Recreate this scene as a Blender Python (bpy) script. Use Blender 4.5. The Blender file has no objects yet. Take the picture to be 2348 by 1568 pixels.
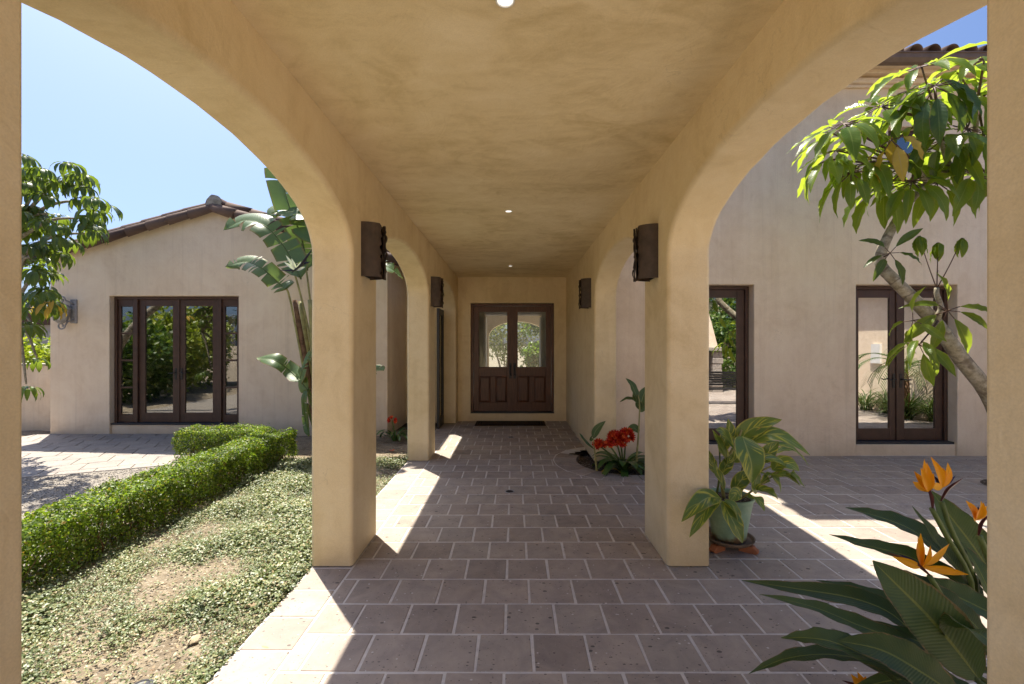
import bpy, bmesh, math, random
import numpy as np
from mathutils import Vector, Matrix, Quaternion
R = math.radians
random.seed(7)
S = bpy.context.scene
COL = S.collection

# ------------------------------------------------------------------ camera, sky, sun, exposure
FPX, HC, VPX, VPY = 1043.0, 1.69, 1176.0, 790.0      # focal length in px of a 2347 px wide frame, eye height
cam_d = bpy.data.cameras.new('camera'); cam_d.sensor_width = 36.0; cam_d.lens = 16.0
cam_d.shift_x = -2.5 / 2347; cam_d.shift_y = 6.0 / 2347
cam_d.clip_start = 0.05; cam_d.clip_end = 2000
cam = bpy.data.objects.new('camera', cam_d); COL.objects.link(cam)
cam.location = (0, 0, HC); cam.rotation_euler = (R(90), 0, 0)
S.camera = cam
SUN_EL, SUN_AZ = R(66), R(-36.9)                      # azimuth measured from +Y towards +X
W = bpy.data.worlds.new('World'); S.world = W; W.use_nodes = True
nt = W.node_tree; bg = nt.nodes['Background']
sky = nt.nodes.new('ShaderNodeTexSky'); sky.sky_type = 'NISHITA'; sky.sun_disc = False
sky.sun_elevation = SUN_EL; sky.sun_rotation = SUN_AZ; sky.air_density = 0.75; sky.dust_density = 3.6; sky.ozone_density = 10.0
nt.links.new(sky.outputs[0], bg.inputs[0]); bg.inputs[1].default_value = 0.0450
sl = bpy.data.lights.new('sun', 'SUN'); sl.energy = 2.1; sl.angle = R(0.53); sl.color = (1.0, 0.93, 0.80)
sun = bpy.data.objects.new('sun', sl); COL.objects.link(sun)
sdir = Vector((math.sin(SUN_AZ) * math.cos(SUN_EL), math.cos(SUN_AZ) * math.cos(SUN_EL), math.sin(SUN_EL)))
sun.rotation_euler = (-sdir).to_track_quat('-Z', 'Y').to_euler(); sun.location = (-5, 6, 12)
S.view_settings.view_transform = 'Standard'; S.view_settings.look = 'None'
S.view_settings.exposure = 2.42; S.view_settings.gamma = 1.0
S.render.engine = 'CYCLES'
cy = S.cycles; cy.use_denoising = True; cy.max_bounces = 12; cy.diffuse_bounces = 7; cy.glossy_bounces = 5
cy.transmission_bounces = 6; cy.transparent_max_bounces = 24; cy.sample_clamp_indirect = 8.0
cy.caustics_reflective = False; cy.caustics_refractive = False

# ------------------------------------------------------------------ helpers
def P(px, py, D):
    """point at depth D metres that the photograph shows near (px, py)"""
    return Vector(((px - VPX) * D / FPX, D, HC - (py - VPY) * D / FPX))
def tag(o, label=None, cat=None, group=None, kind=None):
    if label: o['label'] = label
    if cat: o['category'] = cat
    if group: o['group'] = group
    if kind: o['kind'] = kind
    return o
def thing(name, loc, label, cat, group=None):
    o = bpy.data.objects.new(name, None); COL.objects.link(o); o.location = loc; o.empty_display_size = .1
    return tag(o, label, cat, group)
def worldmat(o):
    m = o.matrix_basis.copy()
    if o.parent: m = worldmat(o.parent) @ o.matrix_parent_inverse @ m
    return m
def setparent(o, p):
    o.parent = p; o.matrix_parent_inverse = worldmat(p).inverted()
def obj(name, me, parent=None):
    o = bpy.data.objects.new(name, me); COL.objects.link(o)
    if parent: setparent(o, parent)
    return o
class MB:
    def __init__(s): s.v = []; s.f = []; s.uv = []
    def add(s, vs, fs, uvs=None):
        n = len(s.v); s.v += [tuple(v) for v in vs]; s.f += [tuple(i + n for i in f) for f in fs]
        s.uv += list(uvs) if uvs else [(0.5, 0.5)] * len(vs)
        return s
    def box(s, x0, x1, y0, y1, z0, z1):
        vs = [(x, y, z) for z in (z0, z1) for y in (y0, y1) for x in (x0, x1)]
        return s.add(vs, [(0, 2, 3, 1), (4, 5, 7, 6), (0, 1, 5, 4), (2, 6, 7, 3), (0, 4, 6, 2), (1, 3, 7, 5)])
    def tube(s, pts, rad, n=8, cap=True):
        pts = [Vector(p) for p in pts]; m = len(pts)
        rad = rad if isinstance(rad, (list, tuple)) else [rad] * m
        t0 = (pts[1] - pts[0]).normalized(); ref = Vector((0, 0, 1)) if abs(t0.z) < .9 else Vector((1, 0, 0))
        u = t0.cross(ref).normalized(); vs, uv, fs = [], [], []
        for i, p in enumerate(pts):
            t = (pts[min(i + 1, m - 1)] - pts[max(i - 1, 0)]).normalized()
            u = (u - t * u.dot(t)).normalized(); w = t.cross(u)
            for k in range(n):
                a = 2 * math.pi * k / n
                vs.append(p + (u * math.cos(a) + w * math.sin(a)) * rad[i]); uv.append((k / n, i / (m - 1)))
        for i in range(m - 1):
            for k in range(n):
                k2 = (k + 1) % n; fs.append((i * n + k, i * n + k2, (i + 1) * n + k2, (i + 1) * n + k))
        if cap: fs.append(tuple(range(n - 1, -1, -1))); fs.append(tuple((m - 1) * n + k for k in range(n)))
        return s.add(vs, fs, uv)
    def lathe(s, prof, c=(0, 0, 0), n=28, a0=0, a1=2 * math.pi):
        c = Vector(c); full = abs(a1 - a0 - 2 * math.pi) < 1e-6; k = n if full else n + 1; vs, fs = [], []
        for r, z in prof:
            for i in range(k):
                a = a0 + (a1 - a0) * i / n; vs.append(c + Vector((r * math.cos(a), r * math.sin(a), z)))
        for j in range(len(prof) - 1):
            for i in range(n):
                i2 = (i + 1) % k if full else i + 1
                fs.append((j * k + i, j * k + i2, (j + 1) * k + i2, (j + 1) * k + i))
        return s.add(vs, fs)
    def prism(s, poly, z0, z1, cham=0.0):
        """poly: ccw list of (x, y); an upright prism with a small chamfer round its top"""
        n = len(poly); ps = [Vector(p) for p in poly]; c = sum(ps, Vector((0, 0))) / n
        rings = [(z0, ps), (z1 - cham, ps)]
        if cham:
            rings.append((z1, [p + (c - p).normalized() * cham * 1.4 for p in ps]))
        vs = [(p.x, p.y, z) for z, r in rings for p in r]; fs = []
        for j in range(len(rings) - 1):
            fs += [(j * n + i, j * n + (i + 1) % n, (j + 1) * n + (i + 1) % n, (j + 1) * n + i) for i in range(n)]
        fs.append(tuple((len(rings) - 1) * n + i for i in range(n)))
        return s.add(vs, fs)
    def mesh(s, name, mat, smooth=False):
        me = bpy.data.meshes.new(name); me.from_pydata(s.v, [], s.f)
        uvl = me.uv_layers.new(name='UVMap')
        li = np.empty(len(me.loops), dtype=np.int32); me.loops.foreach_get('vertex_index', li)
        uvl.data.foreach_set('uv', np.array(s.uv, dtype=np.float32)[li].ravel())
        me.materials.append(mat)
        if smooth: me.polygons.foreach_set('use_smooth', [True] * len(me.polygons))
        me.update()
        return me
    def build(s, name, mat, parent=None, smooth=False, bevel=0.0):
        me = s.mesh(name, mat, smooth)
        if smooth == 2: me.set_sharp_from_angle(angle=R(40))
        o = obj(name, me, parent)
        if bevel:
            m = o.modifiers.new('bevel', 'BEVEL'); m.width = bevel; m.segments = 2; m.limit_method = 'ANGLE'; m.angle_limit = R(50); m.harden_normals = False
        return o
def crom(pts, n):
    """Catmull-Rom through pts, n + 1 samples"""
    pts = [Vector(p) for p in pts]
    if len(pts) == 2: return [pts[0].lerp(pts[1], i / n) for i in range(n + 1)]
    q = [pts[0] * 2 - pts[1]] + pts + [pts[-1] * 2 - pts[-2]]; m = len(pts) - 1; out = []
    for i in range(n + 1):
        t = i / n * m; k = min(int(t), m - 1); t -= k; a, b, c, d = q[k:k + 4]
        out.append(.5 * ((2 * b) + (c - a) * t + (2 * a - 5 * b + 4 * c - d) * t * t + (3 * b - a - 3 * c + d) * t ** 3))
    return out
def lance(v): return max(.02, math.sin(math.pi * min(1, v ** .75)) ** .85)
def ovate(v): return max(.015, math.sin(math.pi * v ** .62) ** .8)
def obov(v): return max(.02, math.sin(math.pi * v ** 1.25) ** .75)
def strap(v): return max(.02, min(1, .55 + v) * (1 - max(0, (v - .72) / .28) ** 2.2))
def paddle(v): return max(.02, min(1, (v / .12) ** .6) * (1 - max(0, (v - .62) / .38) ** 2.3))
def petal(v): return max(.03, math.sin(math.pi * v ** .9))
def ribbon(mb, pts, w, nrm, prof=lance, fold=.3, nl=12, nw=2, wave=0.0, wk=5, rnd=random, twist=0.0):
    sp = crom(pts, nl); nrm = Vector(nrm); ph = rnd.random() * 6; vs, uv, fs = [], [], []
    for i, p in enumerate(sp):
        v = i / nl; t = (sp[min(i + 1, nl)] - sp[max(i - 1, 0)]).normalized()
        sd = t.cross(nrm)
        sd = sd.normalized() if sd.length > 1e-5 else Vector((1, 0, 0))
        if twist: sd = Quaternion(t, twist * v) @ sd
        up = sd.cross(t)
        ww = w * prof(v)
        for j in range(-nw, nw + 1):
            u = j / nw; au = abs(u)
            h = ww * au * math.sin(fold) + wave * au * au * math.sin(wk * 6.283 * v + ph + (1.3 if u > 0 else 0)) * min(1, 4 * v, 4 * (1 - v) + .1)
            vs.append(p + sd * u * ww * math.cos(fold) + up * h); uv.append((u * .5 + .5, v))
    k = 2 * nw + 1
    for i in range(nl):
        for j in range(k - 1): fs.append((i * k + j, i * k + j + 1, (i + 1) * k + j + 1, (i + 1) * k + j))
    return mb.add(vs, fs, uv)
def cards(name, mat, P0, N, L, Wd, parent=None, rng=None, cup=.25, pts6=True):
    """many small leaves in one mesh: arrays of base points, tip directions ... each a bent 6-gon"""
    n = len(P0); rng = rng or np.random.default_rng(3)
    T = rng.normal(size=(n, 3)); T -= (T * N).sum(1, keepdims=True) * N; T /= np.linalg.norm(T, axis=1, keepdims=True) + 1e-9
    B = np.cross(N, T); L = L[:, None]; Wd = Wd[:, None]
    V = np.stack([P0, P0 + T * L * .35 + B * Wd + N * cup * Wd, P0 + T * L * .75 + B * Wd * .8 + N * cup * Wd, P0 + T * L,
                  P0 + T * L * .75 - B * Wd * .8 + N * cup * Wd, P0 + T * L * .35 - B * Wd + N * cup * Wd], 1).reshape(-1, 3)
    base = (np.arange(n) * 6)[:, None]
    F = np.concatenate([base + [0, 1, 2, 3], base + [0, 3, 4, 5]], 1).reshape(-1, 4)
    return fastmesh(name, mat, V, F, parent)
def fastmesh(name, mat, V, F, parent=None, smooth=False):
    me = bpy.data.meshes.new(name); k = F.shape[1]
    me.vertices.add(len(V)); me.vertices.foreach_set('co', V.astype(np.float32).ravel())
    me.loops.add(F.size); me.loops.foreach_set('vertex_index', F.astype(np.int32).ravel())
    me.polygons.add(len(F)); me.polygons.foreach_set('loop_start', np.arange(len(F), dtype=np.int32) * k)
    if smooth: me.polygons.foreach_set('use_smooth', np.ones(len(F), dtype=bool))
    me.update(calc_edges=True); me.materials.append(mat)
    return obj(name, me, parent)

# ------------------------------------------------------------------ materials
def newmat(name):
    m = bpy.data.materials.new(name); m.use_nodes = True; m.node_tree.nodes.clear()
    return m, m.node_tree
def N_(t, typ, **kw):
    n = t.nodes.new(typ)
    for k, v in kw.items():
        if k.startswith('i_'):
            key = k[2:]; n.inputs[int(key) if key.isdigit() else key.replace('_', ' ')].default_value = v
        else: setattr(n, k, v)
    return n
def L_(t, a, b): t.links.new(a, b)
def c4(c): return (c[0], c[1], c[2], 1)
def ramp(t, fac, stops):
    r = t.nodes.new('ShaderNodeValToRGB'); e = r.color_ramp.elements
    while len(e) < len(stops): e.new(.5)
    for i, (p, c) in enumerate(stops): e[i].position = p; e[i].color = c4(c)
    L_(t, fac, r.inputs[0]); return r.outputs[0]
def mixc(t, fac, a, b, mode='MIX'):
    m = t.nodes.new('ShaderNodeMix'); m.data_type = 'RGBA'; m.blend_type = mode
    for sock, val in ((m.inputs[0], fac), (m.inputs[6], a), (m.inputs[7], b)):
        if isinstance(val, (int, float)): sock.default_value = val
        elif isinstance(val, tuple): sock.default_value = c4(val)
        else: L_(t, val, sock)
    return m.outputs[2]
def math_(t, op, a, b=None, c=None, clamp=False):
    m = t.nodes.new('ShaderNodeMath'); m.operation = op; m.use_clamp = clamp
    for i, val in enumerate((a, b, c)):
        if val is None: continue
        if isinstance(val, (int, float)): m.inputs[i].default_value = val
        else: L_(t, val, m.inputs[i])
    return m.outputs[0]
def noise(t, scale, detail=4, rough=.55, vec=None, dist=0.0):
    n = N_(t, 'ShaderNodeTexNoise', i_Scale=scale, i_Detail=detail, i_Roughness=rough, i_Distortion=dist)
    if vec is not None: L_(t, vec, n.inputs['Vector'])
    return n.outputs[0]
def coords(t, scale=None, out='Object'):
    # world position keeps the grain continuous over neighbouring pieces
    g = t.nodes.new('ShaderNodeNewGeometry').outputs['Position'] if out == 'Object' else t.nodes.new('ShaderNodeTexCoord').outputs[out]
    if scale:
        m = t.nodes.new('ShaderNodeMapping'); m.inputs['Scale'].default_value = scale; L_(t, g, m.inputs[0]); return m.outputs[0]
    return g
def principled(t, col, rough=.6, spec=.4, bump=None, bstr=.2, bdist=.01, metal=0.0):
    p = t.nodes.new('ShaderNodeBsdfPrincipled')
    for sock, val in ((p.inputs['Base Color'], col), (p.inputs['Roughness'], rough)):
        if isinstance(val, tuple): sock.default_value = c4(val)
        elif isinstance(val, (int, float)): sock.default_value = val
        else: L_(t, val, sock)
    p.inputs['Specular IOR Level'].default_value = spec; p.inputs['Metallic'].default_value = metal
    if bump is not None:
        b = t.nodes.new('ShaderNodeBump'); b.inputs['Strength'].default_value = bstr; b.inputs['Distance'].default_value = bdist
        L_(t, bump, b.inputs['Height']); L_(t, b.outputs[0], p.inputs['Normal'])
    return p
def out(t, sh):
    o = t.nodes.new('ShaderNodeOutputMaterial'); L_(t, sh.outputs[0] if hasattr(sh, 'outputs') else sh, o.inputs[0])
def simple(name, col, rough=.55, spec=.4, var=.25, sc=6, bump=.1, metal=0.0, stretch=None):
    m, t = newmat(name); v = coords(t, stretch); n = noise(t, sc, 5, .6, v)
    lo = tuple(c * (1 - var) for c in col); hi = tuple(min(1, c * (1 + var)) for c in col)
    out(t, principled(t, ramp(t, n, [(.3, lo), (.7, hi)]), rough, spec, noise(t, sc * 9, 3, .6, v), bump, .004, metal)); return m
def stucco(name, base, dark, light, ceil=False, runs=0.0):
    m, t = newmat(name); v = coords(t)
    vt = coords(t, (.8, 1.1, 1.0)) if ceil else v
    n1 = noise(t, .8, 5, .66, vt, 1.2); n2 = noise(t, 3.4, 4, .65, vt, 1.6)
    vs = coords(t, (2.0, 5.0, 1.0) if ceil else (6.0, 6.0, .5)); n3 = noise(t, 1.0, 3, .65, vs, .6)
    f = math_(t, 'ADD', math_(t, 'MULTIPLY', n1, .5), math_(t, 'MULTIPLY', n2, .3))
    f = math_(t, 'ADD', f, math_(t, 'MULTIPLY', n3, .2))
    col = ramp(t, f, [(.38, dark), (.5, base), (.62, light)])
    # sand grain and tiny stains
    gr = noise(t, 160, 1, .7, v); col = mixc(t, 1.0, col, ramp(t, gr, [(.25, (.93, .93, .93)), (.75, (1.05, 1.05, 1.05))]), 'MULTIPLY')
    col = mixc(t, math_(t, 'MULTIPLY', ramp(t, noise(t, 14, 4, .75, v, .5), [(.62, (0, 0, 0)), (.78, (1, 1, 1))]), .22), col, tuple(q * .62 for q in dark))
    # hairline cracks, broken up so that only stretches show
    vo = N_(t, 'ShaderNodeTexVoronoi', feature='DISTANCE_TO_EDGE', i_Scale=.9); dn = t.nodes.new('ShaderNodeVectorMath'); dn.operation = 'ADD'
    nc = N_(t, 'ShaderNodeTexNoise', i_Scale=4.0, i_Detail=6.0); L_(t, v, nc.inputs['Vector']); sc_ = t.nodes.new('ShaderNodeVectorMath'); sc_.operation = 'SCALE'; sc_.inputs[3].default_value = .5
    L_(t, nc.outputs['Color'], sc_.inputs[0]); L_(t, v, dn.inputs[0]); L_(t, sc_.outputs[0], dn.inputs[1]); L_(t, dn.outputs[0], vo.inputs['Vector'])
    crack = math_(t, 'MULTIPLY', math_(t, 'LESS_THAN', vo.outputs['Distance'], .0022), math_(t, 'GREATER_THAN', noise(t, 1.1, 3, .5, v), .56))
    col = mixc(t, math_(t, 'MULTIPLY', crack, .16), col, tuple(q * .45 for q in dark))
    sep = t.nodes.new('ShaderNodeSeparateXYZ'); L_(t, v, sep.inputs[0])
    if runs:                                             # rain run-off marks
        vr = coords(t, (7.0, 7.0, .16)); nr = ramp(t, noise(t, 1.6, 5, .7, vr), [(.55, (0, 0, 0)), (.72, (1, 1, 1))])
        col = mixc(t, math_(t, 'MULTIPLY', nr, runs), col, tuple(q * .72 for q in dark))
        nl = ramp(t, noise(t, 2.6, 4, .7, vr), [(.60, (0, 0, 0)), (.70, (1, 1, 1))]); col = mixc(t, math_(t, 'MULTIPLY', nl, runs * .7), col, tuple(min(1, q * 1.12) for q in light))
    h = math_(t, 'ADD', sep.outputs[2], math_(t, 'MULTIPLY', noise(t, 2.2, 5, .65, v), .5))      # splash dirt above the paving
    dirt = ramp(t, h, [(.18, (1, 1, 1)), (.55, (0, 0, 0))])
    col = mixc(t, math_(t, 'MULTIPLY', dirt, .38), col, (.33, .24, .13))
    sw = math_(t, 'SINE', math_(t, 'MULTIPLY', noise(t, 2.4, 3, .5, v, 2.0), 40.0))              # trowel sweeps
    hb = math_(t, 'ADD', math_(t, 'MULTIPLY', noise(t, 2.0, 8, .5, v), 2.0), math_(t, 'MULTIPLY', sw, .035))
    out(t, principled(t, col, .72, .22, hb, .5, .02)); return m
M = {}
M['stucco'] = stucco('warm_stucco', (.76, .625, .39), (.67, .535, .31), (.80, .675, .445))
M['ceiling'] = stucco('ceiling_plaster', (.78, .645, .39), (.63, .50, .27), (.85, .725, .48), ceil=True)
M['house'] = stucco('house_stucco', (.79, .65, .49), (.72, .575, .42), (.83, .70, .535), runs=.26)
def tilemat(name, a, b, c):
    m, t = newmat(name); v = coords(t)
    oi = t.nodes.new('ShaderNodeObjectInfo'); isl = t.nodes.new('ShaderNodeNewGeometry').outputs['Random Per Island']
    rnd = math_(t, 'FRACT', math_(t, 'ADD', oi.outputs['Random'], isl))
    col = ramp(t, rnd, [(0.0, a), (.5, b), (1.0, c)])
    cl = ramp(t, noise(t, 5, 7, .7, v, .6), [(.3, (.76, .76, .78)), (.7, (1.16, 1.14, 1.1))])
    col = mixc(t, 1.0, col, cl, 'MULTIPLY')
    # cantera-like flecks: dark stones, pale chips, pits
    for sc, thr, cc, sx in ((13, .11, (.045, .038, .036), 1.5), (30, .13, (.06, .048, .043), 1.8), (21, .085, (.66, .62, .58), 1.2), (60, .12, (.14, .11, .095), 1.3), (95, .12, (.45, .40, .36), 1.0)):
        vv = coords(t, (1, sx, 1)); vo = N_(t, 'ShaderNodeTexVoronoi', i_Scale=sc, i_Randomness=1.0); L_(t, vv, vo.inputs['Vector'])
        g = t.nodes.new('ShaderNodeSeparateColor'); L_(t, vo.outputs['Color'], g.inputs[0])
        siz = math_(t, 'MULTIPLY', math_(t, 'MULTIPLY', math_(t, 'GREATER_THAN', g.outputs[0], .55), g.outputs[1]), thr * 1.9)
        d = math_(t, 'ADD', vo.outputs['Distance'], math_(t, 'MULTIPLY', math_(t, 'SUBTRACT', noise(t, sc * 2.5, 2, .5, v), .5), .16))
        col = mixc(t, math_(t, 'MULTIPLY', math_(t, 'LESS_THAN', d, siz), .75), col, cc)
    bp = math_(t, 'ADD', noise(t, 30, 5, .65, v), math_(t, 'MULTIPLY', noise(t, 4, 2, .5, v), 1.5))
    rg = ramp(t, noise(t, 7, 4, .6, v), [(.3, (.5, .5, .5)), (.7, (.75, .75, .75))])
    out(t, principled(t, col, rg, .35, bp, .25, .006)); return m
M['tile'] = tilemat('paver_tile', (.30, .25, .212), (.385, .325, .275), (.35, .305, .262))
M['patio'] = tilemat('patio_tile', (.27, .238, .21), (.33, .292, .257), (.30, .268, .24))
M['grout'] = simple('grout', (.60, .56, .51), .9, .2, .12, 20, .3)
def dirtmat(name, stops, sc=6, bs=.8):
    m, t = newmat(name); v = coords(t)
    n = noise(t, sc, 8, .68, v, .4); col = ramp(t, n, stops)
    vo = N_(t, 'ShaderNodeTexVoronoi', i_Scale=70.0); L_(t, v, vo.inputs['Vector'])
    g = t.nodes.new('ShaderNodeSeparateColor'); L_(t, vo.outputs['Color'], g.inputs[0])
    col = mixc(t, math_(t, 'MULTIPLY', math_(t, 'GREATER_THAN', g.outputs[0], .82), .5), col, (.42, .36, .28))
    hb = math_(t, 'ADD', noise(t, 18, 6, .7, v), math_(t, 'MULTIPLY', noise(t, 90, 3, .6, v), .5))
    out(t, principled(t, col, .95, .15, hb, bs, .02)); return m
M['soil'] = dirtmat('dry_soil', [(.3, (.14, .108, .075)), (.5, (.215, .175, .122)), (.7, (.29, .24, .17))])
M['wetsoil'] = dirtmat('dark_soil', [(.3, (.045, .035, .027)), (.5, (.08, .062, .048)), (.7, (.13, .10, .078))], 12)
M['gravel'] = dirtmat('gravel', [(.3, (.17, .15, .13)), (.5, (.25, .225, .195)), (.7, (.32, .29, .25))], 30)
def isl_mat(name, stops, rough=.6, trans=0.0, spec=.4, tcol=None, uvrib=None, bump=None):
    """leaf or pebble material, colour varying from piece to piece"""
    m, t = newmat(name); g = t.nodes.new('ShaderNodeNewGeometry'); oi = t.nodes.new('ShaderNodeObjectInfo')
    rnd = math_(t, 'FRACT', math_(t, 'ADD', g.outputs['Random Per Island'], oi.outputs['Random']))
    col = ramp(t, rnd, stops)
    p = principled(t, col, rough, spec)
    if trans:
        tr = t.nodes.new('ShaderNodeBsdfTranslucent')
        L_(t, mixc(t, 1.0, col, tcol or (1.6, 1.9, .7), 'MULTIPLY'), tr.inputs[0])
        mx = t.nodes.new('ShaderNodeMixShader'); mx.inputs[0].default_value = trans
        L_(t, p.outputs[0], mx.inputs[1]); L_(t, tr.outputs[0], mx.inputs[2]); out(t, mx)
    else: out(t, p)
    return m
def leafmat(name, base, alt, rib, edge=None, trans=.3, tcol=(.35, .5, .04), rough=.35, veins=26, stripes=None, spec=.5, under=None):
    m, t = newmat(name); uv = t.nodes.new('ShaderNodeTexCoord').outputs['UV']
    sp = t.nodes.new('ShaderNodeSeparateXYZ'); L_(t, uv, sp.inputs[0]); u, v = sp.outputs[0], sp.outputs[1]
    au = math_(t, 'MULTIPLY', math_(t, 'ABSOLUTE', math_(t, 'SUBTRACT', u, .5)), 2)
    oi = t.nodes.new('ShaderNodeObjectInfo'); pos = coords(t)
    f = math_(t, 'ADD', math_(t, 'MULTIPLY', noise(t, 9, 4, .6, pos), .6), math_(t, 'MULTIPLY', oi.outputs['Random'], .5))
    col = ramp(t, f, [(.3, base), (.75, alt)])
    ph = math_(t, 'SUBTRACT', math_(t, 'MULTIPLY', v, veins), math_(t, 'MULTIPLY', au, veins * .12))
    wv = math_(t, 'SINE', math_(t, 'MULTIPLY', ph, 6.283))
    if stripes:
        sv = t.nodes.new('ShaderNodeCombineXYZ')
        L_(t, math_(t, 'SUBTRACT', math_(t, 'MULTIPLY', v, 9.0), math_(t, 'MULTIPLY', au, 3.2)), sv.inputs[0])
        L_(t, math_(t, 'ADD', math_(t, 'MULTIPLY', u, 1.2), math_(t, 'MULTIPLY', oi.outputs['Random'], 37.0)), sv.inputs[1])
        L_(t, math_(t, 'MULTIPLY', math_(t, 'GREATER_THAN', u, .5), 9.0), sv.inputs[2])
        ns = noise(t, 1.15, 3, .6, sv.outputs[0])
        col = mixc(t, ramp(t, ns, [(.54, (0, 0, 0)), (.62, (1, 1, 1))]), col, stripes)
    else:
        col = mixc(t, math_(t, 'MULTIPLY', math_(t, 'MULTIPLY', math_(t, 'ADD', wv, 1), .5), .12), col, rib)
    if edge: col = mixc(t, ramp(t, au, [(.86, (0, 0, 0)), (.95, (1, 1, 1))]), col, edge)
    col = mixc(t, ramp(t, au, [(.035, (1, 1, 1)), (.07, (0, 0, 0))]), col, rib)
    wear = math_(t, 'GREATER_THAN', math_(t, 'ADD', au, math_(t, 'MULTIPLY', noise(t, 11, 5, .7, pos), .62)), 1.27)
    col = mixc(t, math_(t, 'MULTIPLY', wear, .8), col, (.20, .13, .05))
    col = mixc(t, math_(t, 'MULTIPLY', ramp(t, noise(t, 70, 3, .7, pos), [(.66, (0, 0, 0)), (.72, (1, 1, 1))]), .3), col, (.22, .18, .09))
    if under is not None:
        gb = t.nodes.new('ShaderNodeNewGeometry').outputs['Backfacing']
        col = mixc(t, math_(t, 'MULTIPLY', gb, .7), col, under)
    hb = math_(t, 'ADD', math_(t, 'MULTIPLY', wv, .5), noise(t, 40, 2, .5, pos))
    p = principled(t, col, rough, spec, hb, .25, .004)
    tr = t.nodes.new('ShaderNodeBsdfTranslucent'); L_(t, mixc(t, .55, col, tcol), tr.inputs[0])
    mx = t.nodes.new('ShaderNodeMixShader'); mx.inputs[0].default_value = trans
    L_(t, p.outputs[0], mx.inputs[1]); L_(t, tr.outputs[0], mx.inputs[2]); out(t, mx); return m
def glassmat(name, refl, tint=(1, 1, 1), rough=0.0, wob=.02):
    m, t = newmat(name)
    b = t.nodes.new('ShaderNodeBump'); b.inputs['Strength'].default_value = wob; b.inputs['Distance'].default_value = .02
    L_(t, noise(t, 2.2, 2, .5, coords(t)), b.inputs['Height'])
    g = N_(t, 'ShaderNodeBsdfGlossy', i_Roughness=rough); L_(t, b.outputs[0], g.inputs['Normal'])
    tr = t.nodes.new('ShaderNodeBsdfTransparent'); tr.inputs[0].default_value = c4(tint)
    fr = N_(t, 'ShaderNodeFresnel', i_IOR=1.5)
    fac = math_(t, 'ADD', math_(t, 'MULTIPLY', fr.outputs[0], 1 - refl), refl, clamp=True)
    mx = t.nodes.new('ShaderNodeMixShader'); L_(t, fac, mx.inputs[0]); L_(t, tr.outputs[0], mx.inputs[1]); L_(t, g.outputs[0], mx.inputs[2])
    out(t, mx); return m
M['glass'] = glassmat('coated_glass', .74, (.5, .5, .5))
M['glass_gable'] = glassmat('garden_glass', .27, (.55, .55, .52))
M['glass_entry'] = glassmat('entry_glass', .0, (.92, .95, .93))
M['patiogrout'] = simple('patio_grout', (.30, .27, .24), .9, .2, .2, 20, .3)
M['frame'] = simple('dark_brown_paint', (.072, .036, .024), .42, .5, .2, 9, .1)
M['wood'] = simple('stained_wood', (.10, .040, .021), .42, .5, .5, 5, .2, 0.0, (9, 9, .7))
M['black'] = simple('black_metal', (.02, .018, .018), .45, .5)
M['sill'] = simple('dark_sill', (.03, .03, .034), .5, .5)
M['rust'] = simple('brown_steel', (.058, .038, .028), .55, .5, .35, 14, .3)
M['roof'] = isl_mat('roof_tile', [(0, (.085, .05, .038)), (.5, (.12, .075, .055)), (1, (.16, .105, .08))], .8, 0, .25)
M['gutter'] = simple('gutter_brown', (.15, .105, .08), .5, .4, .2, 6, .1)
M['mortar'] = simple('mortar', (.33, .30, .25), .9, .2, .3, 14, .5)
M['white'] = simple('white_paint', (.74, .73, .70), .5, .4, .05)
M['ledlens'] = None
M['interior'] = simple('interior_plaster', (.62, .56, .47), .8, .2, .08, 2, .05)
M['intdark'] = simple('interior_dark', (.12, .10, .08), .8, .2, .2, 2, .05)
M['orange'] = simple('wood_cabinet', (.36, .17, .045), .45, .4, .25, 4, .1, 0.0, (4, 4, .6))
M['grey_metal'] = simple('aged_grey_metal', (.30, .29, .29), .55, .4, .3, 16, .3)
M['lampglass'] = simple('seeded_lamp_glass', (.40, .38, .34), .25, .5, .2, 20, .1)
M['mat'] = simple('coir_mat', (.06, .04, .024), .95, .1, .4, 60, .8)
M['matedge'] = simple('mat_border', (.015, .012, .01), .9, .1, .3, 60, .6)
M['terracotta'] = simple('terracotta', (.36, .14, .07), .8, .2, .25, 10, .3)
M['saucer'] = simple('weathered_saucer', (.20, .145, .105), .75, .25, .4, 9, .3)

def lens():
    m, t = newmat('lit_lens'); e = N_(t, 'ShaderNodeEmission', i_Strength=.32); e.inputs[0].default_value = (1, .95, .86, 1); out(t, e); return m
M['ledlens'] = lens()
# ------------------------------------------------------------------ ground and paving
PITX, PITY, GR = .305, .31, .0072
XL, XR, XLO, XRO = -1.22, 1.173, -1.54, 1.50          # walkway walls: inner and outer faces
CEIL, SPR, RISE = 3.18, 2.38, .46
WC, WR0, WR1 = Vector((1.62, 6.60)), .70, 1.03        # planting well: centre, soil radius, outer radius of its ring
WC2, W2R0 = Vector((2.35, 1.35)), .62                 # second well, under the orange flowers

g = MB(); g.add([(-600, -600, -.13), (600, -600, -.13), (600, 600, -.13), (-600, 600, -.13)], [(0, 1, 2, 3)])
tag(g.build('ground', M['soil']), kind='structure')

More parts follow.
